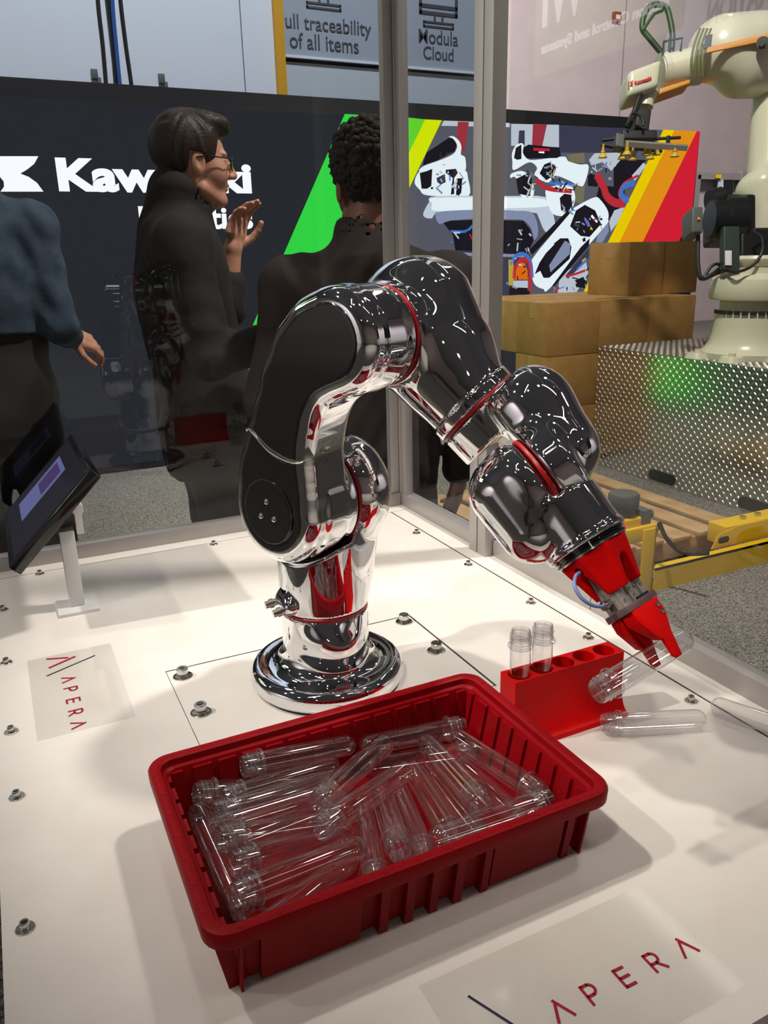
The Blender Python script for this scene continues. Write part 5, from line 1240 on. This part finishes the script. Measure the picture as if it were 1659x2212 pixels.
o_ = MB().tube(smooth_path([(2.4801,2.4311,-0.5236), (2.4954,2.4018,-0.5852), (2.5307,2.3669,-0.6359), (2.5556,2.3167,-0.6453), (2.5736,2.2358,-0.6198)], 8), 0.010, 8).obj('scanner_cable', M_cable)
tag(o_, 'dark cable looping from the laser scanner to the yellow guide', 'cable')

# ================================================================== VISITORS
def head_sdf(p, c, R, hs=1.0):
    q = (p - V3(c)) @ R / hs
    sk = s_ell(q, (-0.014, 0, 0.034), (0.100, 0.077, 0.093))
    fc = s_ell(q, (0.030, 0, -0.040), (0.066, 0.060, 0.082))
    d = smin(sk, fc, 0.03)
    d = smin(d, s_ell(q, (0.074, 0, -0.104), (0.022, 0.026, 0.018)), 0.022)
    d = smin(d, s_cap(q, (0.010, 0.052, -0.078), (0.062, 0.024, -0.106), 0.018), 0.02)
    d = smin(d, s_cap(q, (0.010, -0.052, -0.078), (0.062, -0.024, -0.106), 0.018), 0.02)
    d = smin(d, s_ell(q, (0.079, 0, 0.022), (0.015, 0.050, 0.012)), 0.014)
    for y in (-1, 1):
        d = smax(d, -s_ell(q, (0.100, y * 0.032, 0.000), (0.016, 0.018, 0.013)), 0.010)
        d = smin(d, s_ell(q, (0.0755, y * 0.031, 0.000), (0.0135, 0.0135, 0.0125)), 0.003)
        d = smin(d, s_cap(q, (0.0870, y * 0.020, 0.0075), (0.0800, y * 0.044, 0.0065), 0.0042), 0.006)
        d = smin(d, s_ell(q, (0.058, y * 0.042, -0.030), (0.024, 0.018, 0.024)), 0.032)
        ear = s_ell(q, (-0.004, y * 0.078, -0.012), (0.021, 0.0085, 0.033))
        ear = smax(ear, -s_ell(q, (0.001, y * 0.088, -0.008), (0.011, 0.007, 0.019)), 0.004)
        d = smin(d, ear, 0.006)
    nose = smin(s_cap(q, (0.094, 0, 0.008), (0.116, 0, -0.030), 0.0085, 0.0125), smin(s_ell(q, (0.103, 0.011, -0.035), (0.011, 0.008, 0.008)), s_ell(q, (0.103, -0.011, -0.035), (0.011, 0.008, 0.008)), 0.004), 0.008)
    d = smin(d, nose, 0.010)
    d = smin(d, s_ell(q, (0.090, 0, -0.060), (0.0115, 0.023, 0.0055)), 0.006)
    d = smin(d, s_ell(q, (0.087, 0, -0.0715), (0.0115, 0.020, 0.006)), 0.006)
    d = smax(d, -s_ell(q, (0.101, 0, -0.0655), (0.010, 0.021, 0.0012)), 0.003)
    return d * hs

def hand_chain(w, d, n_, side, curl):
    """capsules of a hand: w wrist, d pointing along the palm, n_ out of the back of the hand"""
    d = V3(d) / np.linalg.norm(d); n_ = V3(n_) - d * (V3(n_) @ d); n_ /= np.linalg.norm(n_); s = np.cross(n_, d) * side
    w = V3(w); out = []
    out.append((w, w + d * 0.045, 0.027, 0.024))
    out.append((w + d * 0.045 + s * 0.026, w + d * 0.085 + s * 0.026, 0.017, 0.0135)); out.append((w + d * 0.045 - s * 0.026, w + d * 0.080 - s * 0.027, 0.017, 0.0125)); out.append((w + d * 0.05, w + d * 0.088, 0.018, 0.0145))
    fingers = ((0.031, 0.086, (0.040, 0.024, 0.020)), (0.0105, 0.090, (0.044, 0.028, 0.021)), (-0.0105, 0.087, (0.041, 0.026, 0.020)), (-0.030, 0.080, (0.031, 0.020, 0.018)))
    for k, (o, st, ls) in enumerate(fingers):
        p0 = w + d * st + s * o; a = 0.0
        for j, l in enumerate(ls):
            a += curl[k] * (0.8, 1.0, 0.7)[j]
            p1 = p0 + (d * math.cos(a) - n_ * math.sin(a) + s * o * 1.2) * l
            out.append((p0, p1, 0.0098 - 0.0009 * j, 0.0090 - 0.0009 * j)); p0 = p1
    b = w + d * 0.022 + s * 0.026 - n_ * 0.006
    t1 = b + (d * 0.62 + s * 0.62 - n_ * 0.35) * 0.044; t2 = t1 + (d * 0.88 + s * 0.25 - n_ * 0.35) * 0.033; t3 = t2 + (d * 0.95 + s * 0.0 - n_ * 0.3) * 0.026
    out += [(b, t1, 0.016, 0.0115), (t1, t2, 0.0112, 0.0100), (t2, t3, 0.0100, 0.0085)]
    return out

def make_person(label, root, rz, J, skin, top_mat, hair_kind, top='jacket', hscale=1.0, fine=0.0052, pelvis=0.93):
    per = thing('person', label, 'person', root, rz)
    hc = V3(J['head']); hy, hp = J.get('head_yaw', 0), J.get('head_pitch', 0)
    Rz = np.array([[math.cos(hy), -math.sin(hy), 0], [math.sin(hy), math.cos(hy), 0], [0, 0, 1]]); Ry = np.array([[math.cos(hp), 0, math.sin(hp)], [0, 1, 0], [-math.sin(hp), 0, math.cos(hp)]])
    R = Rz @ Ry
    nb = V3(J['neck'])
    arms = [(V3(J['sh_' + k]), V3(J['el_' + k]), V3(J['wr_' + k])) for k in 'rl']
    legs = [(V3((0.0, y * 0.085, pelvis)), V3((0.02, y * 0.10, 0.50)), V3((-0.02, y * 0.105, 0.09))) for y in (-1, 1)]
    hands = []
    for k, sd in (('r', -1), ('l', 1)):
        d_, n_, cu = J['hand_' + k]
        hands += [hand_chain(J['wr_' + k], d_, n_, sd, cu)]
    ch, ab = V3(J['chest']), V3(J['belly'])
    yw = J.get('twist', 0); Rt = np.array([[math.cos(yw), -math.sin(yw), 0], [math.sin(yw), math.cos(yw), 0], [0, 0, 1]])
    def torso(p, g=0.0, w=0.0):
        d = s_ell(p, ch, (0.118 + g, 0.165 + g + w, 0.235 + g), Rt)
        d = smin(d, s_ell(p, ab, (0.115 + g, 0.150 + g, 0.20 + g), Rt), 0.08)
        d = smin(d, s_cap(p, arms[0][0], arms[1][0], 0.062 + g), 0.07)
        return d
    def limb(p, a, b, c, r0, r1, r2, g=0.0, e=0.0):
        cc = b + (c - b) * (1 - e)
        return smin(s_cap(p, a, b, r0 + g, r1 + g), s_cap(p, b, cc, r1 + g, r2 + g), 0.02)
    def f_body(p):
        d = torso(p)
        d = smin(d, s_ell(p, (0.0, 0, pelvis), (0.105, 0.155, 0.11)), 0.06)
        d = smin(d, s_cap(p, nb, hc + R @ (V3((-0.022, 0, -0.075)) * hscale), 0.060, 0.054), 0.035)
        for a, b, c in arms: d = smin(d, limb(p, a, b, c, 0.053, 0.042, 0.028), 0.03)
        for a, b, c in legs: d = smin(d, limb(p, a, b, c, 0.085, 0.056, 0.038), 0.04)
        for _, _, c in legs: d = smin(d, s_cap(p, c, c + V3((0.15, 0, -0.055)), 0.036, 0.026), 0.03)
        d = smin(d, head_sdf(p, hc, R, hscale), 0.012)
        for hd in hands:
            hh = None
            for i, (a, b, ra, rb) in enumerate(hd):
                q = s_cap(p, a, b, ra, rb); hh = q if hh is None else smin(hh, q, 0.014 if i < 4 else 0.0035)
            d = smin(d, hh, 0.012)
        return d
    allp = np.array([x for a in arms for x in a] + [hc, nb] + [q for hd in hands for a in hd for q in a[:2]])
    lo_ = np.minimum(allp.min(0) - 0.15, (-0.30, -0.34, -0.01)); lo_[2] = -0.005; hi_2 = np.maximum(allp.max(0) + 0.14, (0.28, 0.34, 1.0)); hi_2[2] = max(allp[:, 2].max() + 0.03, hc[2] + 0.15)
    link('body', sdf_mesh('body', f_body, lo_, hi_2, fine), skin, per, local=True)
    hem = J.get('hem', 0.80); g0 = J.get('ease', 0.020)
    def f_top(p):
        d = torso(p, g0, J.get('wide', 0.0))
        d = smin(d, s_ell(p, (0.0, 0, hem + 0.10), (0.135 + g0 * 0.4, 0.172 + g0 * 0.4, 0.26)), 0.08)
        d = smax(d, hem - p[:, 2], 0.008)
        for (a, b, c), e_ in zip(arms, J.get('bare', (0.06, 0.06))): d = smin(d, limb(p, a, b, c, 0.058, 0.047, 0.036, g0 * 0.75, e_), 0.035)
        col = s_cap(p, nb + V3((-0.008, 0, -0.03)), nb + V3((0.008, 0, J.get('collar', 0.055))), 0.102, 0.088)
        d = smin(d, col, 0.03)
        fold = 0.0045 * np.sin(p[:, 2] * 46 + 9 * p[:, 0] + 5 * np.sin(p[:, 1] * 17)) * np.sin(p[:, 1] * 21 + p[:, 2] * 11 + 1.0)
        d = d + fold * 0.7
        cut = s_cap(p, nb + V3((0.0, 0, 0.01)), hc + R @ V3((-0.018, 0, -0.05)), 0.080, 0.076)
        return smax(d, -np.maximum(cut, nb[2] + 0.030 - p[:, 2]), 0.006)
    link(top, sdf_mesh(top, f_top, lo_, np.array([hi_2[0], hi_2[1], nb[2] + 0.14]), 0.0075), top_mat, per, local=True)
    def f_trs(p):
        d = s_ell(p, (0.0, 0, pelvis + 0.02), (0.128, 0.172, 0.15))
        for a, b, c in legs: d = smin(d, limb(p, a, b, c, 0.098, 0.074, 0.064), 0.03)
        zt = max(1.03, hem + 0.06)
        if zt > 1.03: d = smin(d, s_ell(p, ab, (0.140, 0.176, 0.30), Rt), 0.06)
        d = d + 0.003 * np.sin(p[:, 2] * 40 + p[:, 0] * 20)
        return smax(smax(d, p[:, 2] - zt, 0.01), 0.045 - p[:, 2], 0.01)
    link('trousers', sdf_mesh('trousers', f_trs, (-.26, -.29, 0.0), (.26, .29, max(1.06, hem + 0.1)), 0.013), M_trouser, per, local=True)
    for a, b, c in legs:
        def f_sh(p, c=c):
            d = smin(s_ell(p, (c[0] + 0.10, c[1], 0.040), (0.130, 0.046, 0.042)), s_ell(p, (c[0] - 0.0, c[1], 0.062), (0.055, 0.046, 0.06)), 0.03)
            return np.maximum(d, 0.001 - p[:, 2])
        link('shoe', sdf_mesh('shoe', f_sh, (c[0] - 0.10, c[1] - 0.07, -0.01), (c[0] + 0.26, c[1] + 0.07, 0.14), 0.008), M_shoe, per, local=True)
    loc_h = lambda v: tuple(hc + R @ (V3(v) * hscale))
    if hair_kind == 'swept':
        def f_hair(p):
            q = (p - hc) @ R / hscale
            n_ = 0.0022 * np.sin(q[:, 1] * 190 + 3 * np.sin(q[:, 0] * 60) + q[:, 2] * 50) * np.sin(q[:, 0] * 35 + 1.0)
            d = smin(s_ell(q, (-0.022, 0, 0.040), (0.110, 0.090, 0.104)), s_ell(q, (0.052, 0.004, 0.108), (0.050, 0.066, 0.030)), 0.03)
            d = smin(d, s_ell(q, (0.078, 0.0, 0.096), (0.022, 0.050, 0.024)), 0.02) + n_ + np.maximum(0, -0.005 - q[:, 2]) * 0.28
            hl = np.interp(q[:, 0], [-0.13, -0.052, -0.034, -0.028, 0.014, 0.026, 0.040, 0.062, 0.10], [-0.092, -0.088, -0.055, 0.022, 0.016, -0.030, -0.028, 0.066, 0.074])
            return smax(d, (hl - q[:, 2]) * 0.45, 0.005) * hscale
        link('hair', sdf_mesh('hair', f_hair, hc - 0.17, hc + 0.19, 0.004), M_hair, per, local=True)
    elif hair_kind == 'curly':
        rnd = random.Random(7); bm = bmesh.new()
        for _ in range(1500):
            u, v = rnd.uniform(-1, 1), rnd.uniform(0, 2 * math.pi); w_ = math.sqrt(1 - u * u)
            q = Vector((-0.020 + 0.100 * w_ * math.cos(v), 0.088 * w_ * math.sin(v), 0.052 + 0.100 * u))
            hl = np.interp(q.x, [-0.13, -0.05, -0.025, 0.03, 0.06], [-0.085, -0.085, 0.02, 0.01, 0.075])
            if q.z < hl: continue
            q *= rnd.uniform(0.97, 1.10 if u > 0.1 else 1.03)
            bmesh.ops.create_icosphere(bm, subdivisions=1, radius=rnd.uniform(0.009, 0.0165), matrix=Matrix.Translation(Vector(loc_h(q))) @ Matrix.Rotation(rnd.uniform(0, 3), 4, 'X') @ Matrix.Diagonal((1, rnd.uniform(0.6, 1.0), 1, 1)))
        me = bpy.data.meshes.new('hair'); bm.to_mesh(me); bm.free()
        me.polygons.foreach_set('use_smooth', [True] * len(me.polygons))
        link('hair', me, M_hair2, per, local=True)
    for y in (-1, 1):
        e = MB().lathe([(0.0, 0.0131), (0.0045, 0.0123), (0.0046, 0.0119), (0.0, 0.0119)], loc_h((0.0760, y * 0.031, 0.0005)), tuple(R @ V3((1, y * 0.05, 0))), n=16).obj('iris', M_hair2, per, local=True)
    if J.get('glasses'):
        gm = MB(); lm = MB()
        for y in (-1, 1):
            ring = [loc_h((0.107 - 0.010 * abs(math.cos(a)) * (1 if y * math.cos(a) > 0 else 0), y * 0.034 + 0.0245 * math.cos(a), -0.002 + 0.0175 * math.sin(a))) for a in [2 * math.pi * k / 20 for k in range(21)]]
            gm.tube(ring, 0.0016, 6)
            lm.add(ring[:-1], [tuple(range(20))])
            gm.tube([loc_h((0.099, y * 0.058, 0.006)), loc_h((0.085, y * 0.074, 0.008)), loc_h((0.02, y * 0.083, 0.010)), loc_h((-0.010, y * 0.086, 0.004))], 0.0017, 6)
        gm.tube([loc_h((0.107, -0.0095, 0.002)), loc_h((0.111, 0, 0.005)), loc_h((0.107, 0.0095, 0.002))], 0.0014, 6)
        fo = gm.obj('spectacles', M_frame, per, local=True)
        lm.obj('spectacle_lenses', M_film, per, local=True)
    return per

m1 = (0.5712, 2.4601, FLOOR)
make_person('person in spectacles and a black jacket, one bare forearm raised in a gesture', m1, -0.07, {
    'head': (0.030, 0.0, 1.708), 'head_yaw': 0.03, 'head_pitch': 0.05, 'neck': (-0.030, 0, 1.562), 'chest': (-0.035, 0, 1.335), 'belly': (0.0, 0, 1.07), 'twist': 0.12,
    'sh_r': (-0.055, -0.195, 1.480), 'sh_l': (-0.02, 0.195, 1.480), 'el_r': (-0.02, -0.285, 1.190), 'wr_r': (0.225, -0.235, 1.225), 'el_l': (0.135, 0.250, 1.285), 'wr_l': (0.170, 0.235, 1.475),
    'hand_r': ((1, 0.1, 0.05), (0.1, -0.3, 1), (0.5, 0.55, 0.6, 0.65)), 'hand_l': ((0.30, 0.0, 1), (-0.5, 0.8, 0.2), (0.35, 0.45, 0.5, 0.55)), 'glasses': True, 'hem': 0.80, 'collar': 0.06, 'bare': (0.06, 0.55)}, M_skin, M_jacket, 'swept', 'jacket', hscale=0.96, pelvis=0.95)
m2 = (0.9289, 2.0025, FLOOR)
make_person('person in a charcoal suit seen from behind, facing the display wall', m2, math.radians(66), {
    'head': (0.0, 0.0, 1.612), 'head_yaw': math.radians(14), 'head_pitch': 0.05, 'neck': (-0.045, 0, 1.452), 'chest': (-0.03, 0, 1.23), 'belly': (0.0, 0, 1.0),
    'sh_r': (-0.03, -0.205, 1.365), 'sh_l': (-0.03, 0.205, 1.365), 'el_r': (-0.04, -0.275, 1.06), 'wr_r': (0.06, -0.25, 0.83), 'el_l': (-0.04, 0.285, 1.06), 'wr_l': (0.10, 0.22, 0.90),
    'hand_r': ((0.3, 0, -1), (-0.1, -1, 0), (0.35, 0.4, 0.45, 0.5)), 'hand_l': ((0.6, -0.3, -0.6), (-0.1, 1, 0), (0.35, 0.4, 0.45, 0.5)), 'hem': 0.74, 'wide': 0.012, 'collar': 0.035}, M_skin2, M_suit, 'curly', 'suit', fine=0.006, hscale=0.94, pelvis=0.88)
m3 = (-0.0061, 2.905, FLOOR)
make_person('person in a slate blue sweater and dark trousers at the left edge', m3, math.radians(80), {
    'head': (0.02, 0.0, 1.80), 'neck': (-0.03, 0, 1.645), 'chest': (-0.03, 0, 1.42), 'belly': (0.0, 0, 1.17),
    'sh_r': (-0.02, -0.185, 1.555), 'sh_l': (-0.02, 0.185, 1.555), 'el_r': (-0.055, -0.225, 1.25), 'wr_r': (0.10, -0.235, 1.205), 'el_l': (-0.04, 0.27, 1.26), 'wr_l': (0.12, 0.25, 1.10),
    'hand_r': ((0.45, -0.75, -0.35), (-0.6, -0.2, 0.8), (0.55, 0.6, 0.65, 0.7)), 'hand_l': ((0.5, -0.2, -0.6), (0, 1, 0), (0.4, 0.4, 0.45, 0.5)), 'hem': 1.235, 'ease': 0.012, 'collar': 0.035}, M_skin, M_sweater, 'swept', 'sweater', fine=0.007, pelvis=1.0)
